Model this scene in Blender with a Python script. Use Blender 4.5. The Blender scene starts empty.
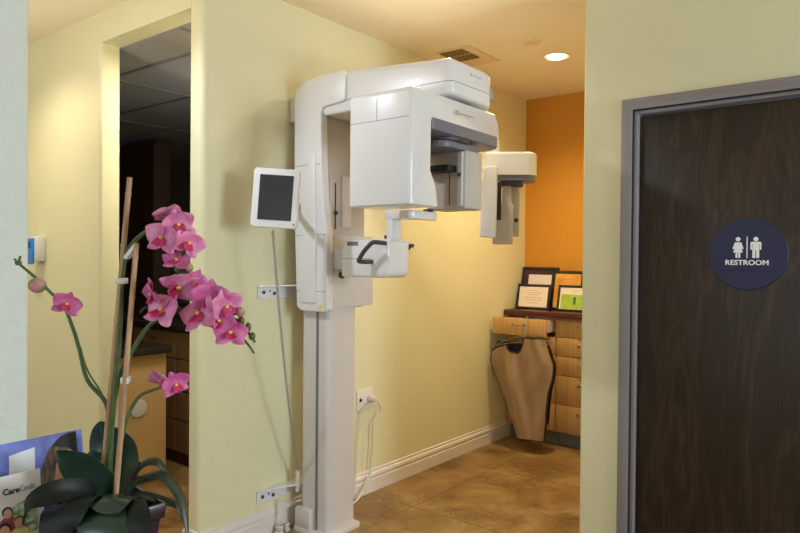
import bpy, bmesh, math, random
from mathutils import Vector, Matrix, Euler
random.seed(7)
PI = math.pi
C = bpy.context.scene.collection
scene = bpy.context.scene

# ------------------------------------------------------------------ materials
def srgb(r, g, b):
    f = lambda c: c / 12.92 if c <= 0.04045 else ((c + 0.055) / 1.055) ** 2.4
    return (f(r / 255), f(g / 255), f(b / 255), 1)

def base_mat(name):
    m = bpy.data.materials.new(name); m.use_nodes = True
    nt = m.node_tree; b = nt.nodes['Principled BSDF']
    return m, nt, b

def mat(name, col, rough=0.5, metal=0.0, vary=0.0, vscale=6.0, bump=0.0, bscale=80.0, coat=0.0, spec=0.5, detail=4.0, sheen=0.0):
    m, nt, b = base_mat(name)
    col = srgb(*col)
    b.inputs['Base Color'].default_value = col
    b.inputs['Roughness'].default_value = rough
    b.inputs['Metallic'].default_value = metal
    b.inputs['Coat Weight'].default_value = coat
    b.inputs['Specular IOR Level'].default_value = spec
    b.inputs['Sheen Weight'].default_value = sheen
    tc = nt.nodes.new('ShaderNodeTexCoord')
    n = nt.nodes.new('ShaderNodeTexNoise'); n.inputs['Scale'].default_value = vscale; n.inputs['Detail'].default_value = detail
    nt.links.new(tc.outputs['Object'], n.inputs['Vector'])
    if vary > 0:
        r = nt.nodes.new('ShaderNodeValToRGB')
        r.color_ramp.elements[0].position = 0.3; r.color_ramp.elements[1].position = 0.7
        r.color_ramp.elements[0].color = tuple(c * (1 - vary) for c in col[:3]) + (1,)
        r.color_ramp.elements[1].color = tuple(min(1, c * (1 + vary)) for c in col[:3]) + (1,)
        nt.links.new(n.outputs['Fac'], r.inputs['Fac']); nt.links.new(r.outputs['Color'], b.inputs['Base Color'])
    if bump > 0:
        n2 = nt.nodes.new('ShaderNodeTexNoise'); n2.inputs['Scale'].default_value = bscale; n2.inputs['Detail'].default_value = 3
        nt.links.new(tc.outputs['Object'], n2.inputs['Vector'])
        bp = nt.nodes.new('ShaderNodeBump'); bp.inputs['Strength'].default_value = bump; bp.inputs['Distance'].default_value = 0.01
        nt.links.new(n2.outputs['Fac'], bp.inputs['Height']); nt.links.new(bp.outputs['Normal'], b.inputs['Normal'])
    return m

def two_tone(name, c1, c2, scale=(1, 1, 1), nscale=8, rough=0.5, p0=0.35, p1=0.65, distort=0.0, bump=0.0, detail=5, coat=0.0, spec=0.5):
    m, nt, b = base_mat(name)
    tc = nt.nodes.new('ShaderNodeTexCoord'); mp = nt.nodes.new('ShaderNodeMapping'); mp.inputs['Scale'].default_value = scale
    n = nt.nodes.new('ShaderNodeTexNoise'); n.inputs['Scale'].default_value = nscale; n.inputs['Detail'].default_value = detail
    n.inputs['Distortion'].default_value = distort
    r = nt.nodes.new('ShaderNodeValToRGB'); r.color_ramp.elements[0].position = p0; r.color_ramp.elements[1].position = p1
    r.color_ramp.elements[0].color = srgb(*c1); r.color_ramp.elements[1].color = srgb(*c2)
    L = nt.links.new
    L(tc.outputs['Object'], mp.inputs['Vector']); L(mp.outputs['Vector'], n.inputs['Vector']); L(n.outputs['Fac'], r.inputs['Fac'])
    L(r.outputs['Color'], b.inputs['Base Color'])
    b.inputs['Roughness'].default_value = rough; b.inputs['Coat Weight'].default_value = coat
    b.inputs['Specular IOR Level'].default_value = spec
    if bump:
        bp = nt.nodes.new('ShaderNodeBump'); bp.inputs['Strength'].default_value = bump; bp.inputs['Distance'].default_value = 0.005
        L(n.outputs['Fac'], bp.inputs['Height']); L(bp.outputs['Normal'], b.inputs['Normal'])
    return m

def emis(name, col, strength):
    m, nt, b = base_mat(name)
    b.inputs['Base Color'].default_value = (0.8, 0.8, 0.8, 1)
    b.inputs['Emission Color'].default_value = srgb(*col); b.inputs['Emission Strength'].default_value = strength
    return m

def floor_mat():
    m, nt, b = base_mat('stained_tile_floor')
    L = nt.links.new; N = nt.nodes.new
    g = N('ShaderNodeNewGeometry'); sx = N('ShaderNodeSeparateXYZ'); L(g.outputs['Position'], sx.inputs[0])
    def line(out, off, size, w):
        a = N('ShaderNodeMath'); a.operation = 'ADD'; a.inputs[1].default_value = -off + 50 * size + size / 2; L(out, a.inputs[0])
        md = N('ShaderNodeMath'); md.operation = 'MODULO'; md.inputs[1].default_value = size; L(a.outputs[0], md.inputs[0])
        s = N('ShaderNodeMath'); s.operation = 'SUBTRACT'; s.inputs[1].default_value = size / 2; L(md.outputs[0], s.inputs[0])
        ab = N('ShaderNodeMath'); ab.operation = 'ABSOLUTE'; L(s.outputs[0], ab.inputs[0])
        lt = N('ShaderNodeMath'); lt.operation = 'LESS_THAN'; lt.inputs[1].default_value = w; L(ab.outputs[0], lt.inputs[0])
        return lt.outputs[0]
    a = line(sx.outputs['X'], -2.305, 0.915, 0.004); c = line(sx.outputs['Y'], 3.055, 0.915, 0.005)
    mx = N('ShaderNodeMath'); mx.operation = 'MAXIMUM'; L(a, mx.inputs[0]); L(c, mx.inputs[1])
    n1 = N('ShaderNodeTexNoise'); n1.inputs['Scale'].default_value = 3.2; n1.inputs['Detail'].default_value = 8; n1.inputs['Roughness'].default_value = 0.62; n1.inputs['Distortion'].default_value = 0.6
    L(g.outputs['Position'], n1.inputs['Vector'])
    r1 = N('ShaderNodeValToRGB'); e = r1.color_ramp.elements
    e[0].position = 0.34; e[0].color = srgb(104, 74, 40); e[1].position = 0.64; e[1].color = srgb(162, 132, 86)
    k = e.new(0.42); k.color = srgb(128, 97, 56); k = e.new(0.52); k.color = srgb(142, 111, 67)
    L(n1.outputs['Fac'], r1.inputs['Fac'])
    n2 = N('ShaderNodeTexNoise'); n2.inputs['Scale'].default_value = 9; n2.inputs['Detail'].default_value = 6; n2.inputs['Distortion'].default_value = 1.6
    L(g.outputs['Position'], n2.inputs['Vector'])
    r2 = N('ShaderNodeValToRGB'); r2.color_ramp.elements[0].position = 0.5; r2.color_ramp.elements[1].position = 0.53
    r2.color_ramp.elements[0].color = (0, 0, 0, 1); r2.color_ramp.elements[1].color = (1, 1, 1, 1)
    k = r2.color_ramp.elements.new(0.57); k.color = (0, 0, 0, 1)
    L(n2.outputs['Fac'], r2.inputs['Fac'])
    n3 = N('ShaderNodeTexNoise'); n3.inputs['Scale'].default_value = 2.1; n3.inputs['Detail'].default_value = 3; L(g.outputs['Position'], n3.inputs['Vector'])
    r3 = N('ShaderNodeValToRGB'); r3.color_ramp.elements[0].position = 0.46; r3.color_ramp.elements[1].position = 0.62; L(n3.outputs['Fac'], r3.inputs['Fac'])
    mu = N('ShaderNodeMath'); mu.operation = 'MULTIPLY'; L(r2.outputs['Color'], mu.inputs[0]); L(r3.outputs['Color'], mu.inputs[1])
    mu2 = N('ShaderNodeMath'); mu2.operation = 'MULTIPLY'; mu2.inputs[1].default_value = 0.6; L(mu.outputs[0], mu2.inputs[0])
    m1 = N('ShaderNodeMixRGB'); L(mu2.outputs[0], m1.inputs['Fac']); L(r1.outputs['Color'], m1.inputs['Color1']); m1.inputs['Color2'].default_value = srgb(58, 36, 18)
    gm = N('ShaderNodeMath'); gm.operation = 'MULTIPLY'; gm.inputs[1].default_value = 0.6; L(mx.outputs[0], gm.inputs[0])
    m2 = N('ShaderNodeMixRGB'); L(gm.outputs[0], m2.inputs['Fac']); L(m1.outputs['Color'], m2.inputs['Color1']); m2.inputs['Color2'].default_value = srgb(78, 60, 38)
    L(m2.outputs['Color'], b.inputs['Base Color']); b.inputs['Roughness'].default_value = 0.42
    bp = N('ShaderNodeBump'); bp.inputs['Strength'].default_value = 0.4; bp.inputs['Distance'].default_value = 0.004; bp.invert = True
    L(mx.outputs[0], bp.inputs['Height']); L(bp.outputs['Normal'], b.inputs['Normal'])
    return m

def door_mat():
    m, nt, b = base_mat('dark_stained_wood')
    L = nt.links.new; N = nt.nodes.new
    tc = N('ShaderNodeTexCoord'); mp = N('ShaderNodeMapping'); mp.inputs['Scale'].default_value = (7, 7, 1.1); L(tc.outputs['Object'], mp.inputs[0])
    n0 = N('ShaderNodeTexNoise'); n0.inputs['Scale'].default_value = 1.1; n0.inputs['Detail'].default_value = 4; n0.inputs['Distortion'].default_value = 1.5; L(mp.outputs[0], n0.inputs['Vector'])
    w = N('ShaderNodeMath'); w.operation = 'MULTIPLY'; w.inputs[1].default_value = 26; L(n0.outputs['Fac'], w.inputs[0])
    fr = N('ShaderNodeMath'); fr.operation = 'SINE'; L(w.outputs[0], fr.inputs[0])
    r = N('ShaderNodeValToRGB'); r.color_ramp.elements[0].position = 0.0; r.color_ramp.elements[1].position = 1.0
    r.color_ramp.elements[0].color = srgb(46, 35, 25); r.color_ramp.elements[1].color = srgb(60, 46, 33)
    L(fr.outputs[0], r.inputs['Fac'])
    mp2 = N('ShaderNodeMapping'); mp2.inputs['Scale'].default_value = (160, 160, 5); L(tc.outputs['Object'], mp2.inputs[0])
    n2 = N('ShaderNodeTexNoise'); n2.inputs['Scale'].default_value = 1; n2.inputs['Detail'].default_value = 3; L(mp2.outputs[0], n2.inputs['Vector'])
    r2 = N('ShaderNodeValToRGB'); r2.color_ramp.elements[0].position = 0.35; r2.color_ramp.elements[1].position = 0.75
    r2.color_ramp.elements[0].color = (0.72, 0.72, 0.72, 1); r2.color_ramp.elements[1].color = (1.25, 1.25, 1.25, 1); L(n2.outputs['Fac'], r2.inputs['Fac'])
    mx = N('ShaderNodeMixRGB'); mx.blend_type = 'MULTIPLY'; mx.inputs['Fac'].default_value = 1; L(r.outputs['Color'], mx.inputs['Color1']); L(r2.outputs['Color'], mx.inputs['Color2'])
    L(mx.outputs['Color'], b.inputs['Base Color']); b.inputs['Roughness'].default_value = 0.45
    b.inputs['Specular IOR Level'].default_value = 0.35
    return m

M = {}
M['wall'] = mat('pale_yellow_paint', (220, 216, 180), 0.62, bump=0.12, bscale=60, vary=0.015, vscale=1.5)
M['orange'] = mat('orange_paint', (198, 138, 40), 0.6, bump=0.12, bscale=60, vary=0.03, vscale=2)
M['ceil'] = mat('cream_ceiling_paint', (238, 226, 204), 0.8, bump=0.1, bscale=60)
M['greywall'] = mat('textured_grey_paint', (212, 217, 214), 0.75, bump=0.55, bscale=45)
M['floor'] = floor_mat()
M['trim'] = mat('white_gloss_trim', (222, 216, 212), 0.4)
M['framepaint'] = mat('grey_door_frame_paint', (136, 130, 134), 0.45)
M['gasket'] = mat('dark_gap', (30, 28, 26), 0.8)
M['doorwood'] = door_mat()
M['navy'] = mat('navy_plastic', (20, 22, 64), 0.5)
M['signwhite'] = mat('white_sign_lettering', (232, 232, 236), 0.5)
M['white'] = mat('white_enamel', (222, 221, 224), 0.3, coat=0.6)
M['white2'] = mat('off_white_enamel', (206, 201, 200), 0.34)
M['panelgrey'] = mat('warm_grey_plastic', (186, 178, 172), 0.42)
M['band'] = mat('slate_grey_plastic', (112, 110, 122), 0.4)
M['darkgrey'] = mat('charcoal_plastic', (62, 62, 66), 0.45)
M['black'] = mat('black_plastic', (22, 22, 24), 0.45)
M['screen'] = mat('dark_screen_glass', (46, 50, 54), 0.18)
M['seam'] = mat('seam_grey', (150, 148, 150), 0.6)
M['steel'] = mat('brushed_steel', (170, 165, 158), 0.3, metal=0.9)
M['yellow'] = mat('yellow_warning_label', (232, 200, 30), 0.5)
M['cable'] = mat('white_cable', (206, 202, 192), 0.5)
M['greycable'] = mat('grey_coiled_cable', (138, 134, 134), 0.5)
M['maple'] = two_tone('maple_veneer', (184, 140, 80), (204, 162, 100), (30, 30, 1.5), 2.0, 0.42, 0.3, 0.7)
M['toe'] = mat('grey_toe_kick', (112, 112, 108), 0.6)
M['mahogany'] = two_tone('mahogany_counter', (60, 26, 18), (88, 40, 28), (2, 40, 40), 1.5, 0.3)
M['apron'] = mat('tan_vinyl', (158, 130, 98), 0.38, vary=0.05, vscale=5, bump=0.25, bscale=22)
M['piping'] = mat('black_piping', (34, 28, 26), 0.6)
M['blackframe'] = mat('black_frame', (26, 22, 24), 0.35)
M['brownmat'] = mat('brown_mat_board', (52, 34, 32), 0.6)
M['paper'] = mat('cream_paper', (232, 218, 206), 0.6)
M['paperpink'] = mat('pale_paper', (226, 212, 214), 0.6)
M['gold'] = two_tone('gold_paper', (226, 168, 60), (206, 140, 40), (1, 1, 1), 10, 0.5)
M['green_paper'] = two_tone('green_paper', (172, 196, 70), (148, 178, 52), (1, 1, 1), 14, 0.5)
M['ink'] = mat('grey_ink', (146, 138, 136), 0.6)
M['blueprint'] = mat('blue_plastic', (26, 128, 214), 0.4, vary=0.25, vscale=30)
M['darkprint'] = mat('navy_print', (30, 60, 110), 0.5)
M['tile'] = mat('acoustic_tile', (150, 148, 146), 0.9, vary=0.05, vscale=2)
M['grid'] = mat('ceiling_grid', (118, 115, 112), 0.7)
M['darkwood'] = mat('dark_brown_laminate', (66, 44, 30), 0.5, vary=0.08, vscale=8)
M['drawerbrown'] = mat('brown_laminate', (136, 108, 74), 0.5, vary=0.05, vscale=6)
M['island'] = mat('tan_laminate', (204, 168, 112), 0.5, vary=0.03, vscale=4)
M['blacktop'] = mat('black_countertop', (44, 38, 32), 0.25)
M['officewall'] = mat('office_brown_wall', (92, 78, 62), 0.8)
M['grille'] = mat('white_grille', (212, 206, 196), 0.6)
M['leaf'] = two_tone('orchid_leaf', (24, 42, 34), (46, 70, 56), (6, 6, 6), 1.6, 0.26, coat=0.2)
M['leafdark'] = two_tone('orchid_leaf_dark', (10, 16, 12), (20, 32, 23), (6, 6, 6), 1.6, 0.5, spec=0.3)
M['strap'] = two_tone('orchid_strap_leaf', (22, 32, 20), (44, 55, 36), (8, 8, 8), 1.6, 0.4)
M['stem'] = two_tone('orchid_stem', (58, 80, 44), (92, 112, 66), (10, 10, 10), 3, 0.5)
M['bamboo'] = two_tone('bamboo_stake', (164, 126, 96), (196, 160, 126), (40, 40, 4), 2, 0.6)
M['petal'] = two_tone('orchid_petal', (204, 108, 160), (232, 164, 200), (20, 20, 20), 2.2, 0.55, spec=0.2)
M['petal2'] = two_tone('orchid_petal_deep', (184, 78, 140), (218, 130, 178), (20, 20, 20), 2.2, 0.55, spec=0.2)
M['lip'] = two_tone('orchid_lip', (170, 22, 84), (218, 60, 120), (30, 30, 30), 3, 0.5)
M['bud'] = two_tone('orchid_bud', (130, 130, 80), (206, 130, 150), (14, 14, 14), 3, 0.5, 0.4, 0.6)
M['greenbud'] = mat('green_bud', (80, 96, 50), 0.5)
M['pollen'] = mat('yellow_column', (226, 190, 90), 0.5)
M['clip'] = mat('white_plant_clip', (224, 220, 214), 0.5)
M['pot'] = mat('dark_purple_glaze', (44, 34, 44), 0.3)
M['moss'] = mat('dark_moss', (40, 34, 24), 0.9, bump=0.8, bscale=60)
M['ledge'] = mat('grey_stone_ledge', (120, 112, 104), 0.35, vary=0.1, vscale=30)
M['photo_blue'] = two_tone('photo_blue', (64, 84, 190), (124, 140, 232), (12, 12, 12), 1.4, 0.5)
M['photo_light'] = mat('photo_light', (240, 246, 255), 0.5)
M['photo_teal'] = mat('photo_teal', (52, 112, 160), 0.3)
M['hair'] = two_tone('photo_brown_hair', (52, 38, 34), (142, 112, 96), (60, 60, 6), 2.0, 0.6)
M['darkhair'] = mat('photo_dark_hair', (30, 24, 26), 0.6)
M['skin'] = mat('photo_skin', (206, 150, 124), 0.4)
M['cardpaper'] = mat('card_white', (226, 222, 224), 0.4)
M['shirt'] = mat('photo_shirt_dark', (72, 66, 92), 0.4)
M['shirt2'] = mat('photo_shirt_yellow', (214, 200, 120), 0.4)
M['shirt3'] = mat('photo_shirt_red', (150, 60, 70), 0.4)
M['foliage'] = two_tone('photo_foliage', (84, 128, 70), (206, 216, 190), (60, 60, 60), 2, 0.4)
M['inkdark'] = mat('dark_print', (44, 56, 58), 0.5)
M['inkgreen'] = mat('green_print', (0, 120, 100), 0.5)
M['ventdark'] = mat('vent_slat', (132, 108, 78), 0.6)
M['cream'] = mat('cream_metal', (226, 206, 172), 0.5)
M['lampglow'] = emis('lamp_glow', (255, 214, 150), 14.0)
M['sill'] = mat('window_frame_white', (220, 220, 216), 0.5)

# ------------------------------------------------------------------ mesh builder
class MB:
    def __init__(self): self.bm = bmesh.new()
    def _join(self, b, mtx=None):
        if mtx is not None: bmesh.ops.transform(b, matrix=mtx, verts=b.verts)
        bmesh.ops.recalc_face_normals(b, faces=b.faces)
        me = bpy.data.meshes.new('tmp'); b.to_mesh(me); b.free()
        self.bm.from_mesh(me); bpy.data.meshes.remove(me); return self
    def box(self, lo, hi, bevel=0.0, seg=3, mtx=None):
        b = bmesh.new(); bmesh.ops.create_cube(b, size=1)
        for v in b.verts:
            v.co = Vector([lo[i] + (v.co[i] + 0.5) * (hi[i] - lo[i]) for i in range(3)])
        if bevel > 0:
            bmesh.ops.bevel(b, geom=list(b.edges), offset=bevel, segments=seg, profile=0.5, affect='EDGES', clamp_overlap=True)
        return self._join(b, mtx)
    def prism(self, pts, axis, lo, hi, bevel=0.0, seg=3, mtx=None, only=None):
        """polygon pts in the two axes other than `axis`, extruded lo..hi"""
        ax = 'xyz'.index(axis); oth = [i for i in range(3) if i != ax]
        b = bmesh.new()
        def mk(p, h):
            c = [0, 0, 0]; c[ax] = h; c[oth[0]] = p[0]; c[oth[1]] = p[1]; return b.verts.new(c)
        A = [mk(p, lo) for p in pts]; B = [mk(p, hi) for p in pts]
        b.faces.new(A); b.faces.new(B)
        n = len(pts)
        for i in range(n): b.faces.new((A[i], A[(i + 1) % n], B[(i + 1) % n], B[i]))
        bmesh.ops.recalc_face_normals(b, faces=b.faces)
        if bevel > 0:
            if only == 'caps':
                ed = [e for e in b.edges if abs(e.verts[0].co[ax] - e.verts[1].co[ax]) < 1e-6]
            elif only == 'top':
                ed = [e for e in b.edges if min(e.verts[0].co[ax], e.verts[1].co[ax]) > hi - 1e-6]
            elif only == 'bottom':
                ed = [e for e in b.edges if max(e.verts[0].co[ax], e.verts[1].co[ax]) < lo + 1e-6]
            else: ed = list(b.edges)
            bmesh.ops.bevel(b, geom=ed, offset=bevel, segments=seg, profile=0.5, affect='EDGES', clamp_overlap=True)
        return self._join(b, mtx)
    def lathe(self, prof, center=(0, 0, 0), n=32, mtx=None):
        b = bmesh.new(); rings = []
        for r, z in prof:
            rings.append([b.verts.new((r * math.cos(2 * PI * k / n), r * math.sin(2 * PI * k / n), z)) for k in range(n)] if r > 1e-6 else [b.verts.new((0, 0, z))])
        for a, c in zip(rings, rings[1:]):
            for k in range(n):
                k2 = (k + 1) % n
                if len(a) == 1 and len(c) == 1: continue
                if len(a) == 1: b.faces.new((a[0], c[k], c[k2]))
                elif len(c) == 1: b.faces.new((a[k], a[k2], c[0]))
                else: b.faces.new((a[k], a[k2], c[k2], c[k]))
        if len(rings[0]) > 1: b.faces.new(rings[0])
        if len(rings[-1]) > 1: b.faces.new(rings[-1])
        T = Matrix.Translation(center)
        if mtx is not None: T = T @ mtx
        return self._join(b, T)
    def tube(self, pts, r, n=10, smooth=True, sub=6, flat=None):
        P = [Vector(p) for p in pts]
        if smooth and len(P) > 2:
            Q = []
            for i in range(len(P) - 1):
                p0 = P[max(i - 1, 0)]; p1 = P[i]; p2 = P[i + 1]; p3 = P[min(i + 2, len(P) - 1)]
                for k in range(sub):
                    t = k / sub
                    Q.append(0.5 * ((2 * p1) + (-p0 + p2) * t + (2 * p0 - 5 * p1 + 4 * p2 - p3) * t * t + (-p0 + 3 * p1 - 3 * p2 + p3) * t ** 3))
            Q.append(P[-1]); 
        else: Q = P
        rr = r if callable(r) else (lambda t: r)
        b = bmesh.new(); rings = []
        up = None
        for i, p in enumerate(Q):
            t = (Q[min(i + 1, len(Q) - 1)] - Q[max(i - 1, 0)]).normalized()
            if up is None:
                up = Vector((0, 0, 1)) if abs(t.z) < 0.9 else Vector((1, 0, 0))
            u = (up - t * up.dot(t)).normalized(); v = t.cross(u); up = u
            R = rr(i / max(1, len(Q) - 1))
            rings.append([b.verts.new(p + (u * math.cos(2 * PI * k / n) + v * math.sin(2 * PI * k / n)) * R) for k in range(n)])
        for a, c in zip(rings, rings[1:]):
            for k in range(n): b.faces.new((a[k], a[(k + 1) % n], c[(k + 1) % n], c[k]))
        b.faces.new(rings[0]); b.faces.new(rings[-1])
        return self._join(b)
    def ball(self, c, r, scale=(1, 1, 1), u=16, v=10, mtx=None):
        b = bmesh.new(); bmesh.ops.create_uvsphere(b, u_segments=u, v_segments=v, radius=r)
        S = Matrix.Diagonal((*scale, 1))
        return self._join(b, Matrix.Translation(c) @ (mtx if mtx is not None else Matrix.Identity(4)) @ S)
    def grid(self, rows, thick=0.0):
        """rows: list of lists of points -> sheet, given a thickness along its normals"""
        b = bmesh.new(); V = [[b.verts.new(p) for p in r] for r in rows]
        for a, c in zip(V, V[1:]):
            for k in range(len(a) - 1):
                try: b.faces.new((a[k], a[k + 1], c[k + 1], c[k]))
                except ValueError: pass
        bmesh.ops.recalc_face_normals(b, faces=b.faces)
        if thick:
            bmesh.ops.solidify(b, geom=list(b.faces), thickness=thick)
        return self._join(b)
    def text(self, s, size, mtx, extrude=0.0008, bold=0.0, align='CENTER', width=None):
        cu = bpy.data.curves.new('t', 'FONT'); cu.body = s; cu.size = size; cu.extrude = extrude; cu.offset = bold; cu.align_x = align
        cu.resolution_u = 3
        o = bpy.data.objects.new('t', cu); C.objects.link(o)
        dg = bpy.context.evaluated_depsgraph_get(); dg.update()
        me = bpy.data.meshes.new_from_object(o.evaluated_get(dg))
        b = bmesh.new(); b.from_mesh(me)
        if width:
            xs = [v.co.x for v in b.verts]; k = width / (max(xs) - min(xs))
            for v in b.verts: v.co.x *= k
        bpy.data.objects.remove(o); bpy.data.curves.remove(cu); bpy.data.meshes.remove(me)
        return self._join(b, mtx)

def link(name, mb, m, parent=None, angle=35, origin=None):
    bm = mb.bm
    lo = Vector((min(v.co.x for v in bm.verts), min(v.co.y for v in bm.verts), min(v.co.z for v in bm.verts)))
    hi = Vector((max(v.co.x for v in bm.verts), max(v.co.y for v in bm.verts), max(v.co.z for v in bm.verts)))
    c = Vector(origin) if origin else Vector(((lo.x + hi.x) / 2, (lo.y + hi.y) / 2, lo.z))
    bmesh.ops.translate(bm, vec=-c, verts=bm.verts)
    me = bpy.data.meshes.new(name); bm.to_mesh(me); bm.free()
    me.materials.append(m)
    for p in me.polygons: p.use_smooth = True
    me.set_sharp_from_angle(angle=math.radians(angle))
    o = bpy.data.objects.new(name, me); C.objects.link(o)
    if parent is not None:
        o.parent = parent; o['_w'] = 0; del o['_w']
        o.location = c - world_origin(parent)
    else: o.location = c
    return o

def world_origin(o):
    p = Vector((0, 0, 0))
    while o is not None: p += o.location; o = o.parent
    return p

def tag(o, label=None, cat=None, group=None, kind=None):
    if label: o['label'] = label
    if cat: o['category'] = cat
    if group: o['group'] = group
    if kind: o['kind'] = kind
    return o

def thing(name, label, cat, loc, group=None):
    o = bpy.data.objects.new(name, None); o.empty_display_size = 0.1; C.objects.link(o); o.location = loc
    return tag(o, label, cat, group)

def struct(name, mb, m, parent=None, **k):
    o = link(name, mb, m, parent, **k)
    if parent is None: o['kind'] = 'structure'
    return o

def rrect(x0, y0, x1, y1, r, n=6):
    """rounded rectangle outline; r single or 4 radii (x0y0, x1y0, x1y1, x0y1)"""
    if not isinstance(r, (tuple, list)): r = (r,) * 4
    out = []
    for (cx, cy, a0, q) in ((x0, y0, PI, r[0]), (x1, y0, 1.5 * PI, r[1]), (x1, y1, 0, r[2]), (x0, y1, 0.5 * PI, r[3])):
        ox = cx + (q if cx == x0 else -q); oy = cy + (q if cy == y0 else -q)
        if q < 1e-6: out.append((cx, cy)); continue
        for k in range(n + 1):
            a = a0 + 0.5 * PI * k / n; out.append((ox + q * math.cos(a), oy + q * math.sin(a)))
    return out

# ------------------------------------------------------------------ the setting
WB, WA, CZ = -2.66, 1.86, 2.77          # machine wall x, opening wall y, ceiling height
struct('floor', MB().box((-8, -4.2, -0.1), (3.2, 5.3, 0)), M['floor'])
struct('ceiling', MB().box((-3.70, -4.2, CZ), (3.2, 5.3, CZ + 0.1)).box((-4.9, -4.2, CZ), (-3.70, 1.98, CZ + 0.1)), M['ceil'])
# machine wall with a bullnosed end at the opening
struct('wall_left', MB().prism(rrect(-2.76, WA, WB, 5.18, (0.03, 0.035, 0, 0)), 'z', 0, CZ), M['wall'])
# opening wall: piece left of the opening plus header
struct('wall_front', MB().prism(rrect(-4.9, WA, -3.585, 1.975, (0, 0.02, 0.01, 0)), 'z', 0, CZ).box((-3.60, WA, 2.605), (-2.74, 1.975, CZ)), M['wall'])
struct('wall_far', MB().box((WB, 5.06, 0), (-1.16, 5.18, CZ)), M['orange'])
DX0, DX1, DZ = -1.092, -0.06, 2.153       # outer edges of the door frame
wr = MB().prism(rrect(-1.278, 3.0, DX0 + 0.02, 3.12, (0.012, 0, 0, 0.0)), 'z', 0, CZ)
wr.box((DX0 + 0.02, 3.0, DZ - 0.02), (DX1 - 0.02, 3.12, CZ)).box((DX1 - 0.02, 3.0, 0), (3.2, 3.12, CZ))
struct('wall_right', wr, M['wall'])
struct('wall_corridor', MB().box((-1.278, 3.12, 0), (-1.16, 5.06, CZ)), M['wall'])
struct('wall_near', MB().prism(rrect(-1.80, -1.6, -1.680, 0.702, (0, 0, 0.02, 0.02)), 'z', 0, CZ), M['greywall'])
struct('wall_outer', MB().box((-5.02, -4.2, 0), (-4.9, 1.975, CZ)), M['wall'])
struct('wall_east', MB().box((3.1, -4.2, 0), (3.22, 3.0, CZ)), M['wall'])
# back wall behind the camera with a broad window
bw = MB().box((-4.9, -4.2, 0), (3.1, -4.08, 0.7)).box((-4.9, -4.2, 2.4), (3.1, -4.08, CZ)).box((-4.9, -4.2, 0.7), (-4.3, -4.08, 2.4)).box((2.4, -4.2, 0.7), (3.1, -4.08, 2.4))
struct('wall_back', bw, M['wall'])
wf = MB()
for x in (-4.3, -2.63, -0.95, 0.72, 2.36): wf.box((x, -4.17, 0.7), (x + 0.04, -4.11, 2.4))
wf.box((-4.3, -4.17, 0.7), (2.4, -4.11, 0.74)).box((-4.3, -4.17, 2.36), (2.4, -4.11, 2.4))
struct('window_1', wf, M['sill'])

# baseboards, a moulded profile run along the walls
def base_profile(): return [(0, 0), (0.016, 0), (0.016, 0.075), (0.012, 0.08), (0.012, 0.092), (0.017, 0.097), (0.014, 0.112), (0.007, 0.118), (0.007, 0.132), (0.0, 0.136)]
bb = MB()
bb.prism([(WB + 0.0 + d, z) for d, z in base_profile()], 'y', WA - 0.016, 5.06)
bb.prism([(WA - d, z) for d, z in base_profile()], 'x', -2.755, WB + 0.016)
bb.prism([(-2.76 + 0.0 - d, z) for d, z in base_profile()], 'y', WA - 0.016, 1.98)
struct('baseboard_left', bb, M['trim'])
struct('baseboard_front', MB().prism([(WA - d, z) for d, z in base_profile()], 'x', -4.9, -3.585), M['trim'])
b2 = MB().prism([(3.0 - d, z) for d, z in base_profile()], 'x', -1.278, DX0)
struct('baseboard_right', b2, M['trim'])

# door frame and door
fr = MB()
fo = [(DX0, 0), (DX0, DZ), (DX1, DZ), (DX1, 0), (DX1 - 0.05, 0), (DX1 - 0.05, DZ - 0.05), (DX0 + 0.05, DZ - 0.05), (DX0 + 0.05, 0)]
fr.prism(fo, 'y', 2.982, 3.012, 0.003, 2)
fo2 = [(DX0 + 0.04, 0), (DX0 + 0.04, DZ - 0.04), (DX1 - 0.04, DZ - 0.04), (DX1 - 0.04, 0), (DX1 - 0.068, 0), (DX1 - 0.068, DZ - 0.068), (DX0 + 0.068, DZ - 0.068), (DX0 + 0.068, 0)]
fr.prism(fo2, 'y', 3.000, 3.12, 0.002, 2)
struct('trim_1', fr, M['framepaint'])
gk = MB().prism([(DX0 + 0.049, 0), (DX0 + 0.049, DZ - 0.049), (DX1 - 0.049, DZ - 0.049), (DX1 - 0.049, 0), (DX1 - 0.054, 0), (DX1 - 0.054, DZ - 0.054), (DX0 + 0.054, DZ - 0.054), (DX0 + 0.054, 0)], 'y', 2.985, 3.0005)
struct('trim_2', gk, M['gasket'])
d0, d1 = DX0 + 0.073, DX1 - 0.073
door = struct('door_1', MB().box((d0, 3.03, 0.008), (d1, 3.075, DZ - 0.076), 0.002, 2), M['doorwood'])
tag(door, 'dark brown stained wooden restroom door in grey metal frame', None)
hm = MB().lathe([(0.0, 0), (0.026, 0), (0.028, 0.012), (0.012, 0.016), (0.011, 0.05), (0.0, 0.052)], (d1 - 0.07, 3.03, 1.0), 20, Matrix.Rotation(PI / 2, 4, 'X'))
hm.tube([(d1 - 0.07, 2.985, 1.0), (d1 - 0.12, 2.982, 1.0), (d1 - 0.17, 2.984, 1.0)], 0.009)
link('door_handle', hm, M['steel'], door)

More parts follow.
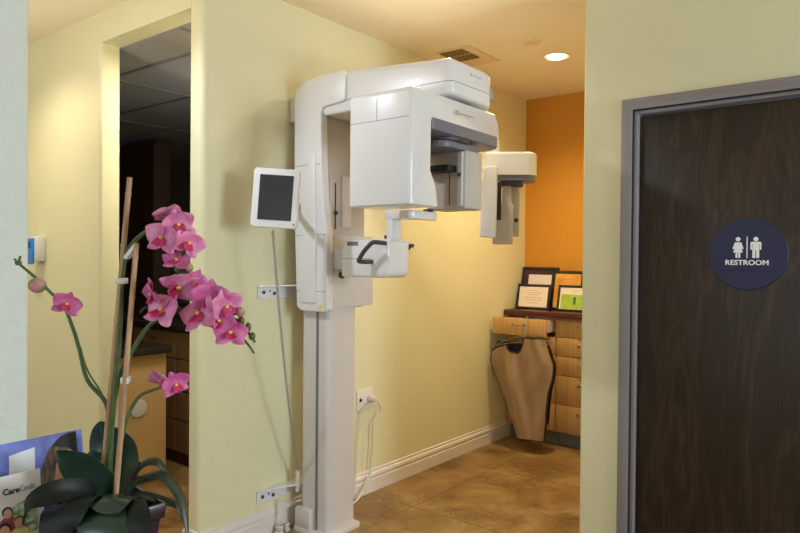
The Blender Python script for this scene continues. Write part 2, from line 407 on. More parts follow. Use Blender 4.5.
# ------------------------------------------------------------------ restroom sign
sx, sz, sy = -0.577, 1.460, 3.03
sg = thing('restroom_sign', 'round navy blue RESTROOM sign with white figures on brown door', 'sign', (sx, sy, sz))
RX = Matrix.Rotation(PI / 2, 4, 'X')
link('disc', MB().lathe([(0, 0.0), (0.147, 0.0), (0.147, 0.004), (0.145, 0.006), (0, 0.006)], (sx, sy, sz), 72, RX), M['navy'], sg)
yf = sy - 0.006
def flat(pts, y0, th): return MB().prism([(p[0], p[1]) for p in pts], 'y', y0 - th, y0)
lt = MB().text('RESTROOM', 0.0285, Matrix.Translation((sx - 0.003, yf - 0.0008, sz - 0.044)) @ RX, 0.0008, 0.0007, width=0.160)
tag(link('lettering', lt, M['signwhite'], sg), 'white RESTROOM lettering')
def figure(cx, woman):
    z0 = sz - 0.0155
    mb = MB().lathe([(0, 0), (0.009, 0), (0.009, 0.0016), (0, 0.0016)], (cx, yf, z0 + 0.077), 20, RX)
    if woman:
        pts = [(-.012, .064), (.012, .064), (.021, .038), (.015, .036), (.010, .050), (.018, .022), (.009, .022), (.009, 0), (.0015, 0), (.0015, .022), (-.0015, .022), (-.0015, 0), (-.009, 0), (-.009, .022), (-.018, .022), (-.010, .050), (-.015, .036), (-.021, .038)]
    else:
        pts = [(-.016, .066), (.016, .066), (.020, .062), (.020, .034), (.014, .034), (.014, .056), (.0125, .056), (.0125, 0), (.0015, 0), (.0015, .032), (-.0015, .032), (-.0015, 0), (-.0125, 0), (-.0125, .056), (-.014, .056), (-.014, .034), (-.020, .034), (-.020, .062)]
    mb.prism([(cx + a, z0 + b) for a, b in pts], 'y', yf - 0.0016, yf)
    return mb
tag(link('pictogram', figure(sx - 0.036, True), M['signwhite'], sg), 'white woman figure')
tag(link('pictogram', figure(sx + 0.030, False), M['signwhite'], sg), 'white man figure')
link('divider', MB().box((sx - 0.004, yf - 0.0016, sz - 0.0155), (sx - 0.0005, yf, sz + 0.072)), M['signwhite'], sg)
link('braille_line', MB().box((sx - 0.115, yf - 0.0006, sz - 0.070), (sx + 0.115, yf, sz - 0.068)), M['gasket'], sg)

# ------------------------------------------------------------------ panoramic x-ray machine
mc = thing('dental_xray_machine', 'tall white panoramic dental x-ray machine standing against the yellow wall', 'x-ray machine', (-2.48, 2.535, 0))
bp = MB().prism(rrect(-2.61, 2.395, -2.350, 2.665, 0.03), 'z', 0, 0.022, 0.006, 2, only='top')
link('base_plate', bp, M['white2'], mc)
link('base_cover', MB().box((-2.588, 2.398, 0.02), (-2.478, 2.436, 0.125), 0.008, 2), M['white2'], mc)
col = MB().prism(rrect(-2.58, 2.43, -2.38, 2.645, 0.028), 'z', 0.02, 1.30)
co = link('column', col, M['white2'], mc)
link('slot', MB().box((-2.467, 2.4275, 0.022), (-2.450, 2.4335, 1.19)), M['band'], co)
# carriage
ca = MB().prism(rrect(-2.60, 2.42, -2.42, 2.76, (0.03, 0.01, 0.03, 0.05)), 'z', 1.165, 2.30, 0.045, 4, only='bottom')
cg = link('carriage', ca, M['panelgrey'], mc)
side = [(-2.575, 1.175), (-2.54, 1.155), (-2.37, 1.155), (-2.355, 1.17), (-2.36, 1.55), (-2.385, 1.72), (-2.400, 1.90), (-2.405, 2.168), (-2.388, 2.188), (-2.265, 2.196), (-2.246, 2.20), (-2.238, 2.215), (-2.238, 2.325), (-2.245, 2.343), (-2.262, 2.352), (-2.42, 2.350), (-2.51, 2.340), (-2.565, 2.322), (-2.592, 2.29), (-2.602, 2.24), (-2.60, 1.9), (-2.59, 1.5)]
sd = MB().prism(side, 'y', 2.388, 2.44, 0.012, 3)
sp_ = link('side_panel', sd, M['white'], mc)
# raised cover strip on the side panel, seams
rs = [(-2.545, 1.20), (-2.43, 1.20), (-2.428, 1.55), (-2.44, 1.95), (-2.475, 1.95), (-2.512, 1.80), (-2.525, 1.55)]
link('cover_strip', MB().prism(rs, 'y', 2.379, 2.392, 0.005, 2), M['white'], mc)
for x_, z_ in ((-2.582, 1.545), (-2.578, 1.258), (-2.598, 1.903)):
    link('seam', MB().box((x_, 2.3872, z_), (-2.410 if z_ > 1.6 else -2.362, 2.389, z_ + 0.003)), M['seam'], sp_)
wl = MB().prism([(-2.410, 1.176), (-2.386, 1.176), (-2.398, 1.198)], 'y', 2.3865, 2.389)
tag(link('warning_label', wl, M['yellow'], sp_), 'yellow triangular warning label')
# details on the recessed front face
link('lower_front_cover', MB().prism(rrect(-2.42, 2.445, -2.368, 2.79, (0, 0.01, 0.05, 0.0)), 'z', 1.175, 1.545, 0.03, 4, only='bottom'), M['white2'], mc)
link('guide_rail', MB().box((-2.422, 2.470, 1.56), (-2.415, 2.480, 1.86), 0.002, 2), M['white2'], cg)
link('guide_slot', MB().box((-2.422, 2.509, 1.58), (-2.4185, 2.518, 1.82)), M['black'], cg)
link('guide_knob', MB().ball((-2.415, 2.513, 1.665), 0.012), M['darkgrey'], cg)
link('scale_plate', MB().box((-2.422, 2.555, 1.59), (-2.407, 2.625, 1.86), 0.004, 2).box((-2.410, 2.565, 1.66), (-2.404, 2.575, 1.82), 0.002, 1), M['white2'], cg)
link('lock_knob', MB().lathe([(0, 0), (0.016, 0), (0.017, 0.012), (0.012, 0.016), (0, 0.016)], (-2.368, 2.505, 1.342), 20, Matrix.Rotation(PI / 2, 4, 'Y')), M['darkgrey'], mc)
link('wall_mount', MB().box((-2.658, 2.405, 2.14), (-2.58, 2.60, 2.275), 0.012, 3), M['white2'], mc)
# fixed top arm, in an upper and a lower shell
armo = rrect(-2.40, 2.402, -1.625, 2.825, (0.0, 0.035, 0.13, 0.0), 8)
up = MB().prism(armo, 'z', 2.207, 2.308, 0.03, 4, only='top')
# slope the top down towards the free end
for v in up.bm.verts:
    if v.co.z > 2.26: v.co.z += 0.056 * (-1.62 - v.co.x) / 0.78
ua = link('top_arm', up, M['white'], mc)
lo = MB().prism(rrect(-2.40, 2.402, -1.625, 2.825, (0.0, 0.035, 0.13, 0.0), 8), 'z', 2.145, 2.2045, 0.018, 3, only='bottom')
link('arm_lower_shell', lo, M['white'], mc)
link('arm_core', MB().prism(rrect(-2.39, 2.412, -1.64, 2.80, 0.03), 'z', 2.19, 2.23), M['seam'], mc)
mk = MB()
for a, b_ in (((0, 0), (0.012, 0.003)), ((0, 0.011), (0.012, 0.014)), ((0, 0), (0.003, 0.014)), ((0.009, 0), (0.012, 0.014))):
    mk.box((-1.6262, 2.555 + a[0], 2.255 + a[1]), (-1.6245, 2.555 + b_[0], 2.255 + b_[1]))
mk.box((-1.6262, 2.575, 2.260), (-1.6245, 2.65, 2.2635))
link('maker_mark', mk, M['seam'], ua)
link('swivel', MB().lathe([(0.12, 2.10), (0.12, 2.165)], (-1.79, 2.58, 0), 32), M['darkgrey'], mc)
# rotating unit: near tube head, bridge, far detector head
NY = 2.125
ru = [(NY, 1.648), (NY, 2.113), (NY + 0.012, 2.126), (2.82, 2.134), (2.885, 2.10), (2.902, 2.02), (2.28, 2.02), (2.265, 2.008), (2.262, 1.80), (2.302, 1.735), (2.318, 1.648)]
rb = MB().prism(ru, 'x', -1.965, -1.628, 0.014, 3)
for v in rb.bm.verts:                                   # far end drawn in towards the wall side, near foot slightly narrower
    if v.co.y > 2.62 and v.co.x > -1.8: v.co.x -= 0.6 * (v.co.y - 2.62) ** 2
rot = link('rotating_unit', rb, M['white'], mc)
bd = MB().prism(rrect(-1.955, 2.265, -1.626, 2.905, (0, 0.01, 0.10, 0.05), 8), 'z', 1.972, 2.021, 0.006, 2, only='bottom')
for v in bd.bm.verts:
    if v.co.y > 2.62 and v.co.x > -1.8: v.co.x -= 0.35 * (v.co.y - 2.62) ** 2
link('bridge_band', bd, M['band'], mc)
link('tray', MB().lathe([(0, 1.952), (0.125, 1.952), (0.135, 1.96), (0.135, 1.977), (0, 1.977)], (-1.775, 2.53, 0), 40), M['darkgrey'], mc)
link('turntable', MB().prism(rrect(-1.88, 2.40, -1.66, 2.74, 0.07), 'z', 1.925, 1.956, 0.006, 2), M['band'], mc)
link('seam', MB().box((-1.96, NY - 0.0008, 2.003), (-1.640, NY + 0.002, 2.0055)), M['seam'], rot)
link('seam', MB().box((-1.812, NY - 0.0008, 2.0055), (-1.8095, NY + 0.002, 2.100)), M['seam'], rot)
mk = MB()
for a, b_ in (((0, 0), (0.014, 0.004)), ((0, 0.014), (0.014, 0.018)), ((0, 0), (0.004, 0.018)), ((0.010, 0), (0.014, 0.018))):
    mk.box((-1.629, 2.45 + a[0], 2.065 + a[1]), (-1.6268, 2.45 + b_[0], 2.065 + b_[1]))
mk.box((-1.629, 2.475, 2.072), (-1.6268, 2.60, 2.0755))
link('maker_mark', mk, M['seam'], rot)
fh = MB().box((-1.875, 2.57, 1.660), (-1.655, 2.72, 1.93), 0.012, 3)
det = link('detector_head', fh, M['panelgrey'], mc)
link('slit', MB().box((-1.745, 2.5685, 1.68), (-1.741, 2.5705, 1.84)), M['black'], det)
link('light_bar', MB().box((-1.695, 2.556, 1.672), (-1.666, 2.572, 1.922), 0.006, 2), M['white2'], det)
link('screw', MB().ball((-1.680, 2.555, 1.815), 0.010), M['darkgrey'], det)
link('collimator_bar', MB().box((-1.86, 2.49, 1.828), (-1.70, 2.565, 1.858), 0.004, 2), M['black'], det)
link('neck', MB().box((-1.84, 2.595, 1.925), (-1.70, 2.695, 1.958)), M['darkgrey'], mc)
link('tube_window', MB().box((-1.86, 2.318, 1.83), (-1.73, 2.332, 1.87), 0.003, 2), M['black'], rot)
# chin table
tb = [(-2.252, 1.338), (-2.252, 1.485), (-2.215, 1.518), (-1.985, 1.522), (-1.952, 1.515), (-1.955, 1.36), (-1.975, 1.338)]
cb = link('chin_table', MB().prism(tb, 'y', 2.38, 2.545, 0.014, 3), M['white'], mc)
link('table_bracket', MB().box((-2.375, 2.44, 1.37), (-2.24, 2.52, 1.47), 0.01, 2), M['white2'], mc)
link('keypad', MB().box((-0.035, -0.002, -0.010), (0.035, 0.002, 0.010), 0.001, 1, Matrix.Translation((-2.175, 2.380, 1.500))), M['band'], cb)
link('round_cover', MB().lathe([(0, 0), (0.052, 0), (0.055, -0.004), (0.0, -0.006)], (-1.995, 2.381, 1.413), 40, Matrix.Rotation(-PI / 2, 4, 'X')), M['white'], cb)
link('table_seam', MB().box((-2.245, 2.3788, 1.426), (-2.06, 2.3805, 1.429)), M['seam'], cb)
g1 = [(-2.048, 2.375, 1.414), (-2.056, 2.335, 1.413), (-2.077, 2.318, 1.416), (-2.070, 2.315, 1.428), (-2.040, 2.312, 1.462), (-2.000, 2.312, 1.496), (-1.988, 2.316, 1.503), (-1.972, 2.330, 1.503), (-1.968, 2.378, 1.500)]
link('grip', MB().tube(g1, 0.0105, 12), M['darkgrey'], cb)
g2 = [(p[0] + 0.01, 2.542 + (2.38 - p[1]) * 0.7, p[2] - 0.01) for p in g1]
link('grip', MB().tube(g2, 0.0095, 12), M['darkgrey'], cb)
link('chin_post', MB().box((-1.987, 2.405, 1.515), (-1.950, 2.475, 1.63), 0.008, 2), M['white'], mc)
link('chin_bar', MB().prism([(-1.99, 2.40), (-1.845, 2.40), (-1.832, 2.42), (-1.832, 2.60), (-1.87, 2.61), (-1.90, 2.52), (-1.985, 2.49)], 'z', 1.612, 1.652, 0.007, 2), M['white'], mc)
link('chin_rest', MB().box((-1.885, 2.55, 1.652), (-1.845, 2.59, 1.664), 0.004, 1), M['black'], mc)
link('reset_button', MB().lathe([(0, 0), (0.012, 0), (0.012, 0.022), (0, 0.022)], (-2.06, 2.50, 1.52), 16), M['black'], mc)

# cephalometric attachment, carried on a long side arm behind the rotating unit
cw = Vector((-1.87, 3.325, 0)); th = math.radians(34)
T = Matrix.Translation(cw) @ Matrix.Rotation(th, 4, 'Z')          # local x along its broad face, y away
link('side_arm', MB().tube([(-2.47, 2.70, 2.19), (-2.44, 2.9, 2.19), (-2.10, 3.22, 2.19), (-1.99, 3.31, 2.185), (-1.955, 3.325, 2.15), (-1.95, 3.33, 2.02)], 0.028, 14), M['white'], mc)
hd = MB().prism(rrect(-0.125, -0.03, 0.175, 0.17, (0.02, 0.075, 0.06, 0.02), 8), 'z', 1.905, 2.035, 0.022, 4, only='top', mtx=T)
hb = MB().prism(rrect(-0.06, -0.022, 0.172, 0.165, (0.01, 0.075, 0.06, 0.02), 8), 'z', 1.875, 1.907, mtx=T)
ch = link('cephalostat_head', hd, M['white'], mc)
link('head_band', hb, M['band'], ch)
link('head_underside', MB().prism(rrect(-0.03, 0.0, 0.10, 0.13, 0.03), 'z', 1.845, 1.876, 0.004, 1, mtx=T), M['darkgrey'], ch)
link('positioner_foot', MB().box((0.06, 0.03, 1.855), (0.10, 0.07, 1.876), 0.003, 1, T), M['steel'], ch)
pl = MB().prism([(-0.148, 1.555), (-0.135, 1.93), (-0.120, 1.948), (-0.060, 1.948), (-0.052, 1.935), (-0.058, 1.548)], 'y', -0.075, -0.028, 0.009, 3, mtx=T)
link('sensor_arm', pl, M['white'], mc)
link('sensor_slot', MB().box((-0.056, -0.06, 1.65), (-0.030, -0.03, 1.86), 0.003, 1, T), M['black'], mc)
link('sensor_plate', MB().box((-0.072, 0.0, 1.515), (0.042, 0.03, 1.745), 0.005, 2, T).box((-0.02, 0.01, 1.74), (0.03, 0.03, 1.86), 0.003, 1, T), M['panelgrey'], mc)
ps = MB().prism([(0.045, 1.56), (0.045, 1.72), (0.03, 1.80), (0.03, 1.86), (0.075, 1.86), (0.083, 1.80), (0.080, 1.56)], 'y', 0.06, 0.085, 0.004, 2, mtx=T)
pso = link('head_positioner', ps, M['panelgrey'], mc)
link('positioner_knob', MB().ball(T @ Vector((0.064, 0.052, 1.655)), 0.013), M['darkgrey'], pso)

# touch panel on a short arm by the carriage
R3 = Matrix.Translation((-2.377, 2.073, 1.703)) @ Matrix.Rotation(math.radians(38.3), 4, 'Z') @ Matrix.Rotation(math.radians(3.2), 4, 'Y') @ Matrix.Rotation(math.radians(-3), 4, 'X')
tp = thing('touch_panel', 'white-framed control panel with dark portrait screen beside the x-ray column', 'control panel', (-2.385, 2.067, 1.57))
ho = MB().prism(rrect(-0.106, -0.137, 0.106, 0.137, 0.018), 'y', -0.022, 0.022, 0.010, 3, mtx=R3)
hs = link('housing', ho, M['white'], tp)
link('screen', MB().prism(rrect(-0.076, -0.103, 0.080, 0.107, 0.004), 'y', -0.0235, -0.02, mtx=R3), M['screen'], tp)
link('power_button', MB().lathe([(0, 0), (0.006, 0), (0.006, 0.002), (0, 0.002)], R3 @ Vector((0.094, -0.0215, -0.118)), 14, Matrix.Rotation(math.radians(38.3), 4, 'Z') @ Matrix.Rotation(PI / 2, 4, 'X')), M['seam'], hs)
link('mounting_arm', MB().tube([R3 @ Vector((0.0, 0.02, 0)), R3 @ Vector((0.0, 0.08, 0)), (-2.555, 2.30, 1.70), (-2.565, 2.3855, 1.70)], 0.016, 12), M['white2'], tp)

# coiled hand-switch cord, panel to column foot
def coil(a, ctrl, b, r, turns, wire):
    pts = []; n = turns * 8
    for i in range(n + 1):
        t = i / n
        p = (1 - t) ** 2 * Vector(a) + 2 * t * (1 - t) * Vector(ctrl) + t * t * Vector(b)
        an = 2 * PI * turns * t
        pts.append(p + Vector((math.cos(an) * r, math.sin(an) * r, 0)))
    return MB().tube(pts, wire, 5, smooth=False)
cpt = R3 @ Vector((-0.005, 0, -0.147))
cc = thing('coiled_cord', 'grey coiled cord hanging from the control panel to the column foot', 'cord', (-2.565, 2.40, 0.2))
link('coil', coil(cpt, (-2.415, 2.155, 0.9), (-2.585, 2.415, 0.30), 0.0055, 95, 0.0026), M['greycable'], cc)
link('cord_plug', MB().tube([(-2.585, 2.415, 0.31), (-2.587, 2.414, 0.20)], 0.011, 12, False), M['cable'], cc)

# wall brackets
def bracket(z0, label, tilt):
    w = thing('wall_bracket', label, 'bracket', (WB, 2.36, z0 - 0.04), 'brackets tying the x-ray column to the wall')
    y0, y1 = 2.200, 2.52
    link('plate', MB().box((WB + 0.0005, y0, z0 - 0.042), (WB + 0.007, y1, z0 + 0.018), 0.002, 1), M['white'], w)
    top = MB().prism([(WB + 0.001, y0), (WB + 0.012, y0 + 0.0), (-2.578, y1 - 0.10), (-2.578, y1), (WB + 0.001, y1)], 'z', z0 + 0.018, z0 + 0.026, 0.002, 1)
    link('flange', top, M['white'], w)
    for y, dz, r in ((y0 + 0.035, -0.010, 0.009), (y0 + 0.075, -0.004, 0.004), (y0 + 0.105, -0.018, 0.009)):
        link('bolt', MB().lathe([(0, 0), (r, 0), (r, 0.006), (r * 0.5, 0.008), (0, 0.008)], (WB + 0.007, y, z0 + dz), 12, Matrix.Rotation(PI / 2, 4, 'Y')), M['darkgrey'], w)
    link('bolt', MB().lathe([(0, 0), (0.007, 0), (0.007, 0.008), (0, 0.010)], (-2.62, 2.44, z0 + 0.026), 12), M['darkgrey'], w)
bracket(1.262, 'upper white wall bracket beside the x-ray carriage with dark bolts', 0)
bracket(0.214, 'lower white wall bracket near the baseboard by the column', 0)

# outlet, plug and its cable
ol = thing('wall_outlet', 'white outlet plate on the yellow wall right of the column', 'outlet', (WB, 3.025, 0.51))
link('cover_plate', MB().box((WB + 0.0005, 2.955, 0.515), (WB + 0.008, 3.095, 0.640), 0.003, 2), M['trim'], ol)
link('socket', MB().lathe([(0, 0), (0.011, 0), (0.011, 0.002), (0, 0.002)], (WB + 0.008, 2.985, 0.578), 16, Matrix.Rotation(PI / 2, 4, 'Y')), M['black'], ol)
link('socket', MB().lathe([(0, 0), (0.018, 0), (0.018, 0.002), (0, 0.002)], (WB + 0.008, 3.062, 0.578), 16, Matrix.Rotation(PI / 2, 4, 'Y')), M['seam'], ol)
pc = thing('power_cord', 'white power cord plugged into the outlet and looping to the floor', 'cord', (-2.63, 2.98, 0))
link('plug', MB().lathe([(0, 0), (0.021, 0), (0.021, 0.03), (0.012, 0.045), (0, 0.047)], (WB + 0.0105, 3.062, 0.578), 18, Matrix.Rotation(PI / 2, 4, 'Y')), M['cable'], pc)
link('cable', MB().tube([(-2.610, 3.062, 0.576), (-2.612, 3.10, 0.55), (-2.620, 3.13, 0.50), (-2.622, 3.10, 0.45), (-2.625, 3.07, 0.42), (-2.625, 3.065, 0.30), (-2.627, 3.05, 0.18), (-2.622, 3.035, 0.12), (-2.612, 2.96, 0.04), (-2.60, 2.88, 0.006), (-2.585, 2.72, 0.006)], 0.0055, 8), M['cable'], pc)
link('second_cable', MB().tube([(-2.612, 3.055, 0.572), (-2.632, 3.03, 0.54), (-2.640, 2.98, 0.515), (-2.640, 2.95, 0.40), (-2.640, 2.93, 0.14), (-2.622, 2.90, 0.06), (-2.60, 2.84, 0.006), (-2.57, 2.72, 0.006)], 0.0035, 8), M['cable'], pc)
# coiled lead on the floor at the base
lp = MB()
for r_, z_ in ((0.042, 0.008), (0.034, 0.022), (0.038, 0.036)):
    lp.tube([(-2.615 + 0.5 * r_ * math.cos(a), 2.338 + r_ * math.sin(a), z_) for a in [2 * PI * k / 20 for k in range(20)]], 0.007, 8)
lp.tube([(-2.615, 2.31, 0.03), (-2.633, 2.32, 0.10), (-2.640, 2.33, 0.168)], 0.004, 8)
tag(link('cable_loop', lp, M['cable']), 'small loop of white cable on the floor at the column base', 'cable')

# ------------------------------------------------------------------ ceiling fixtures
dl = thing('downlight', 'glowing round recessed downlight in the corridor ceiling', 'ceiling light', (-1.93, 4.08, CZ))
link('trim_ring', MB().lathe([(0.066, -0.001), (0.088, -0.001), (0.092, -0.004), (0.088, -0.008), (0.066, -0.004), (0.062, -0.001)], (-1.93, 4.08, CZ), 40), M['cream'], dl)
link('lamp_glass', MB().lathe([(0, -0.002), (0.063, -0.002), (0.055, -0.012), (0, -0.018)], (-1.93, 4.08, CZ), 32), M['lampglow'], dl)
tag(link('smoke_detector_cover', MB().lathe([(0, -0.0005), (0.052, -0.0005), (0.050, -0.010), (0.0, -0.013)], (-1.925, 3.72, CZ), 32), M['cream']), 'small flat round cover plate on the ceiling beside the downlight', 'ceiling cover')
vt = thing('ceiling_vent', 'cream ceiling air vent with two dark louvred openings', 'vent', (-2.40, 3.68, CZ))
link('frame', MB().box((-2.53, 3.54, CZ - 0.006), (-2.27, 3.94, CZ - 0.0005), 0.002, 1), M['cream'], vt)
for y0 in (3.565, 3.685):
    lv = MB().box((-2.505, y0, CZ - 0.009), (-2.335, y0 + 0.100, CZ - 0.006))
    for k in range(6): lv.box((-2.50 + k * 0.027, y0 + 0.003, CZ - 0.013), (-2.488 + k * 0.027, y0 + 0.097, CZ - 0.008))
    link('louvre', lv, M['ventdark'], vt)

# ------------------------------------------------------------------ soap dispenser on the opening wall
ds = thing('wall_dispenser', 'small white wall box with blue front at the far left', 'dispenser', (-4.29, WA, 1.39))
link('body', MB().box((-4.345, 1.795, 1.395), (-4.235, WA - 0.0005, 1.545), 0.008, 2), M['white'], ds)
link('front_label', MB().box((-4.335, 1.783, 1.375), (-4.245, 1.796, 1.535), 0.004, 2), M['blueprint'], ds)
link('label_print', MB().box((-4.31, 1.781, 1.475), (-4.27, 1.7835, 1.515)), M['darkprint'], ds)

# ------------------------------------------------------------------ cabinets at the far wall
FY = 4.75
def handle(x, y, z, w, parent):
    h = MB().tube([(x - w / 2, y, z), (x - w / 2, y - 0.022, z), (x - w / 2 + 0.012, y - 0.030, z - 0.004), (x + w / 2 - 0.012, y - 0.030, z - 0.004), (x + w / 2, y - 0.022, z), (x + w / 2, y, z)], 0.0055, 8, True, 3)
    tag(link('handle', h, M['steel'], parent), 'small metal handle')
def front(x0, x1, z0, z1, cab, y=FY, hx=None):
    d = link('drawer', MB().box((x0 + 0.003, y, z0 + 0.003), (x1 - 0.003, y + 0.02, z1 - 0.003), 0.002, 2), M['maple'], cab)
    handle((x0 + x1) / 2 if hx is None else hx, y, z1 - (z1 - z0) * 0.36 if z1 - z0 < 0.16 else z1 - 0.055, 0.095, d)
    return d
zs = [0.970, 0.838, 0.693, 0.547, 0.324, 0.112]
cabr = thing('drawer_cabinet', 'maple cabinet with five closed drawers under the dark counter', 'cabinet', (-1.90, 4.90, 0))
link('body', MB().box((-2.222, FY + 0.02, 0.105), (-1.55, 5.055, 0.985)), M['maple'], cabr)
link('toe_kick', MB().box((-2.222, 4.82, 0.0), (-1.55, 4.85, 0.105)), M['toe'], cabr)
for a, b_ in zip(zs, zs[1:]): front(-2.222, -1.765, b_, a, cabr)
for a, b_ in zip(zs, zs[1:]): front(-1.765, -1.555, b_, a, cabr)
cabl = thing('drawer_cabinet', 'maple corner cabinet with its top drawer pulled open', 'cabinet', (-2.44, 4.90, 0))
lb = MB().box((-2.655, FY + 0.02, 0.105), (-2.226, 5.055, 0.835)).box((-2.655, FY + 0.02, 0.835), (-2.64, 5.055, 0.985)).box((-2.241, FY + 0.02, 0.835), (-2.226, 5.055, 0.985)).box((-2.64, 5.03, 0.835), (-2.241, 5.055, 0.985))
link('body', lb, M['maple'], cabl)
link('toe_kick', MB().box((-2.655, 4.82, 0.0), (-2.226, 4.85, 0.105)), M['toe'], cabl)
for a, b_ in zip(zs[1:], zs[2:]): front(-2.655, -2.226, b_, a, cabl)
OY = 4.475
dr = front(-2.625, -2.172, 0.858, 0.992, cabl, OY, -2.40)
tag(dr, 'pulled-out top drawer')
dbx = MB().box((-2.625, OY + 0.02, 0.868), (-2.255, 5.02, 0.876)).box((-2.625, OY + 0.02, 0.868), (-2.613, 5.02, 0.965)).box((-2.267, OY + 0.02, 0.868), (-2.255, 5.02, 0.965)).box((-2.625, 5.008, 0.868), (-2.255, 5.02, 0.965))
tag(link('drawer_box', dbx, M['paperpink'], dr), 'white drawer side')
cn = MB().box((-2.655, 4.70, 0.987), (-1.55, 5.055, 1.030), 0.006, 2)
tag(link('countertop', cn, M['mahogany']), 'dark mahogany countertop over the maple cabinets', 'countertop')

# framed certificates leaning on the wall
def frame(label, x, y, z0, w, h, m_in, lean, border, parts, yaw=0.0, mb_extra=None):
    F = Matrix.Translation((x, y, z0)) @ Matrix.Rotation(math.radians(yaw), 4, 'Z') @ Matrix.Rotation(math.radians(-lean), 4, 'X')
    t = thing('picture_frame', label, 'picture frame', (x, y, z0), 'framed certificates on the counter')
    o = [(-w / 2, 0), (w / 2, 0), (w / 2, h), (-w / 2, h)]
    fm = MB()
    for lo_, hi_ in (((-w / 2, -0.009, 0), (w / 2, 0.009, border)), ((-w / 2, -0.009, h - border), (w / 2, 0.009, h)), ((-w / 2, -0.009, border), (-w / 2 + border, 0.009, h - border)), ((w / 2 - border, -0.009, border), (w / 2, 0.009, h - border))):
        fm.box(lo_, hi_, 0.003, 2, F)
    link('moulding', fm, M['blackframe'], t)
    link('backing', MB().box((-w / 2 + 0.004, 0.0, 0.004), (w / 2 - 0.004, 0.007, h - 0.004), mtx=F), M['blackframe'], t)
    for nm, mm, x0, z0_, x1, z1_, dy in parts:
        link(nm, MB().box((x0, -0.003 - dy, z0_), (x1, 0.0005, z1_), mtx=F), M[mm], t)
    return t, F
def lines(w, zz, k): return [('print_line', 'ink', -w * f, z, w * f, z + 0.003, 0.0006) for z, f in zip(zz, k)]
frame('brown-matted frame with small pale certificate, at the back left of counter', -2.488, 4.947, 1.0305, 0.325, 0.345, None, 12, 0.022,
      [('mat_board', 'brownmat', -0.142, 0.02, 0.142, 0.325, 0), ('certificate', 'paperpink', -0.10, 0.08, 0.105, 0.282, 0.0005)])
frame('black frame with cream certificate, front left on the counter', -2.482, 4.852, 1.0305, 0.292, 0.205, None, 12, 0.020,
      [('certificate', 'paper', -0.127, 0.019, 0.127, 0.187, 0)] + lines(0.09, (0.155, 0.135, 0.118, 0.095, 0.075, 0.05), (0.35, 0.8, 0.5, 0.9, 0.85, 0.5)))
frame('black portrait frame with gold certificate behind the green one', -2.225, 4.912, 1.0305, 0.262, 0.318, None, 12, 0.022,
      [('certificate', 'gold', -0.110, 0.02, 0.110, 0.298, 0)] + lines(0.07, (0.25, 0.225, 0.20, 0.17, 0.14), (0.8, 0.9, 0.6, 0.9, 0.7)))
frame('black frame with white and green certificate, front right on the counter', -2.118, 4.850, 1.0305, 0.305, 0.206, None, 12, 0.018,
      [('certificate', 'paper', -0.135, 0.017, 0.135, 0.190, 0), ('green_area', 'green_paper', -0.122, 0.022, 0.13, 0.135, 0.0006), ('emblem', 'inkgreen', -0.02, 0.055, 0.0, 0.115, 0.001)] + lines(0.05, (0.165, 0.15), (0.9, 0.6)))

# ------------------------------------------------------------------ lead apron on a hanger, hung from the open drawer
AY = 4.425
hg = thing('coat_hanger', 'thin metal hanger hooked on the open drawer holding the apron', 'hanger', (-2.385, 4.455, 0.78))
hk = [(-2.325, 4.490, 1.0), (-2.325, 4.472, 1.006), (-2.325, 4.462, 0.995), (-2.325, 4.455, 0.90), (-2.35, 4.447, 0.856)]
link('hook', MB().tube(hk, 0.0035, 8), M['steel'], hg)
link('hanger_arm', MB().tube([(-2.38, 4.447, 0.860), (-2.46, 4.447, 0.83), (-2.56, 4.447, 0.785), (-2.59, 4.447, 0.765), (-2.46, 4.447, 0.80), (-2.24, 4.447, 0.82), (-2.15, 4.447, 0.815), (-2.10, 4.447, 0.835), (-2.19, 4.447, 0.845), (-2.38, 4.447, 0.860)], 0.0035, 8, True, 3), M['steel'], hg)
def interp(tab, z):
    for (z0, a), (z1, b_) in zip(tab, tab[1:]):
        if z <= z1: t = (z - z0) / (z1 - z0); t = max(0, t); t = t * t * (3 - 2 * t) * 0.5 + t * 0.5; return a + (b_ - a) * t
    return tab[-1][1]
XL = [(0.085, -2.405), (0.16, -2.425), (0.30, -2.485), (0.45, -2.555), (0.58, -2.605), (0.66, -2.628), (0.74, -2.612), (0.80, -2.585), (0.86, -2.56)]
XR = [(0.085, -2.185), (0.16, -2.175), (0.30, -2.158), (0.45, -2.145), (0.58, -2.115), (0.66, -2.112), (0.74, -2.140), (0.80, -2.165), (0.86, -2.185)]
TOP = [(0.0, 0.725), (0.12, 0.765), (0.28, 0.790), (0.325, 0.765), (0.37, 0.738), (0.45, 0.728), (0.53, 0.745), (0.59, 0.79), (0.62, 0.850), (0.7, 0.852), (0.95, 0.853), (1.0, 0.840)]
def apron_pt(u, v, dy):
    zt = interp(TOP, u); zb = 0.085 + 0.012 * math.sin(u * PI) + 0.012 * u
    z = zb + (zt - zb) * v
    xl, xr = interp(XL, z), interp(XR, z)
    x = xl + (xr - xl) * u
    y = AY + dy + 0.016 * math.sin(u * 9 + 1.5 + 2.0 * v) * (0.35 + 0.65 * v) + 0.010 * math.sin(u * 21 + v * 5) * (0.3 + v * 0.4) - 0.022 * math.exp(-((u - 0.34 + 0.1 * (1 - v)) / 0.035) ** 2) * v + 0.016 * math.sin(u * 14 - v * 9) * v * (1 - v) * 2 + 0.05 * (abs(u - 0.5) * 2) ** 2.5
    return Vector((x, y, z))
aw = thing('lead_apron', 'tan x-ray protective apron with black piping hanging at the open drawer', 'apron', (-2.38, AY, 0.085))
nu, nv = 40, 30
fp = MB().grid([[apron_pt(i / nu, j / nv, 0) for i in range(nu + 1)] for j in range(nv + 1)], 0.006)
link('front_panel', fp, M['apron'], aw)
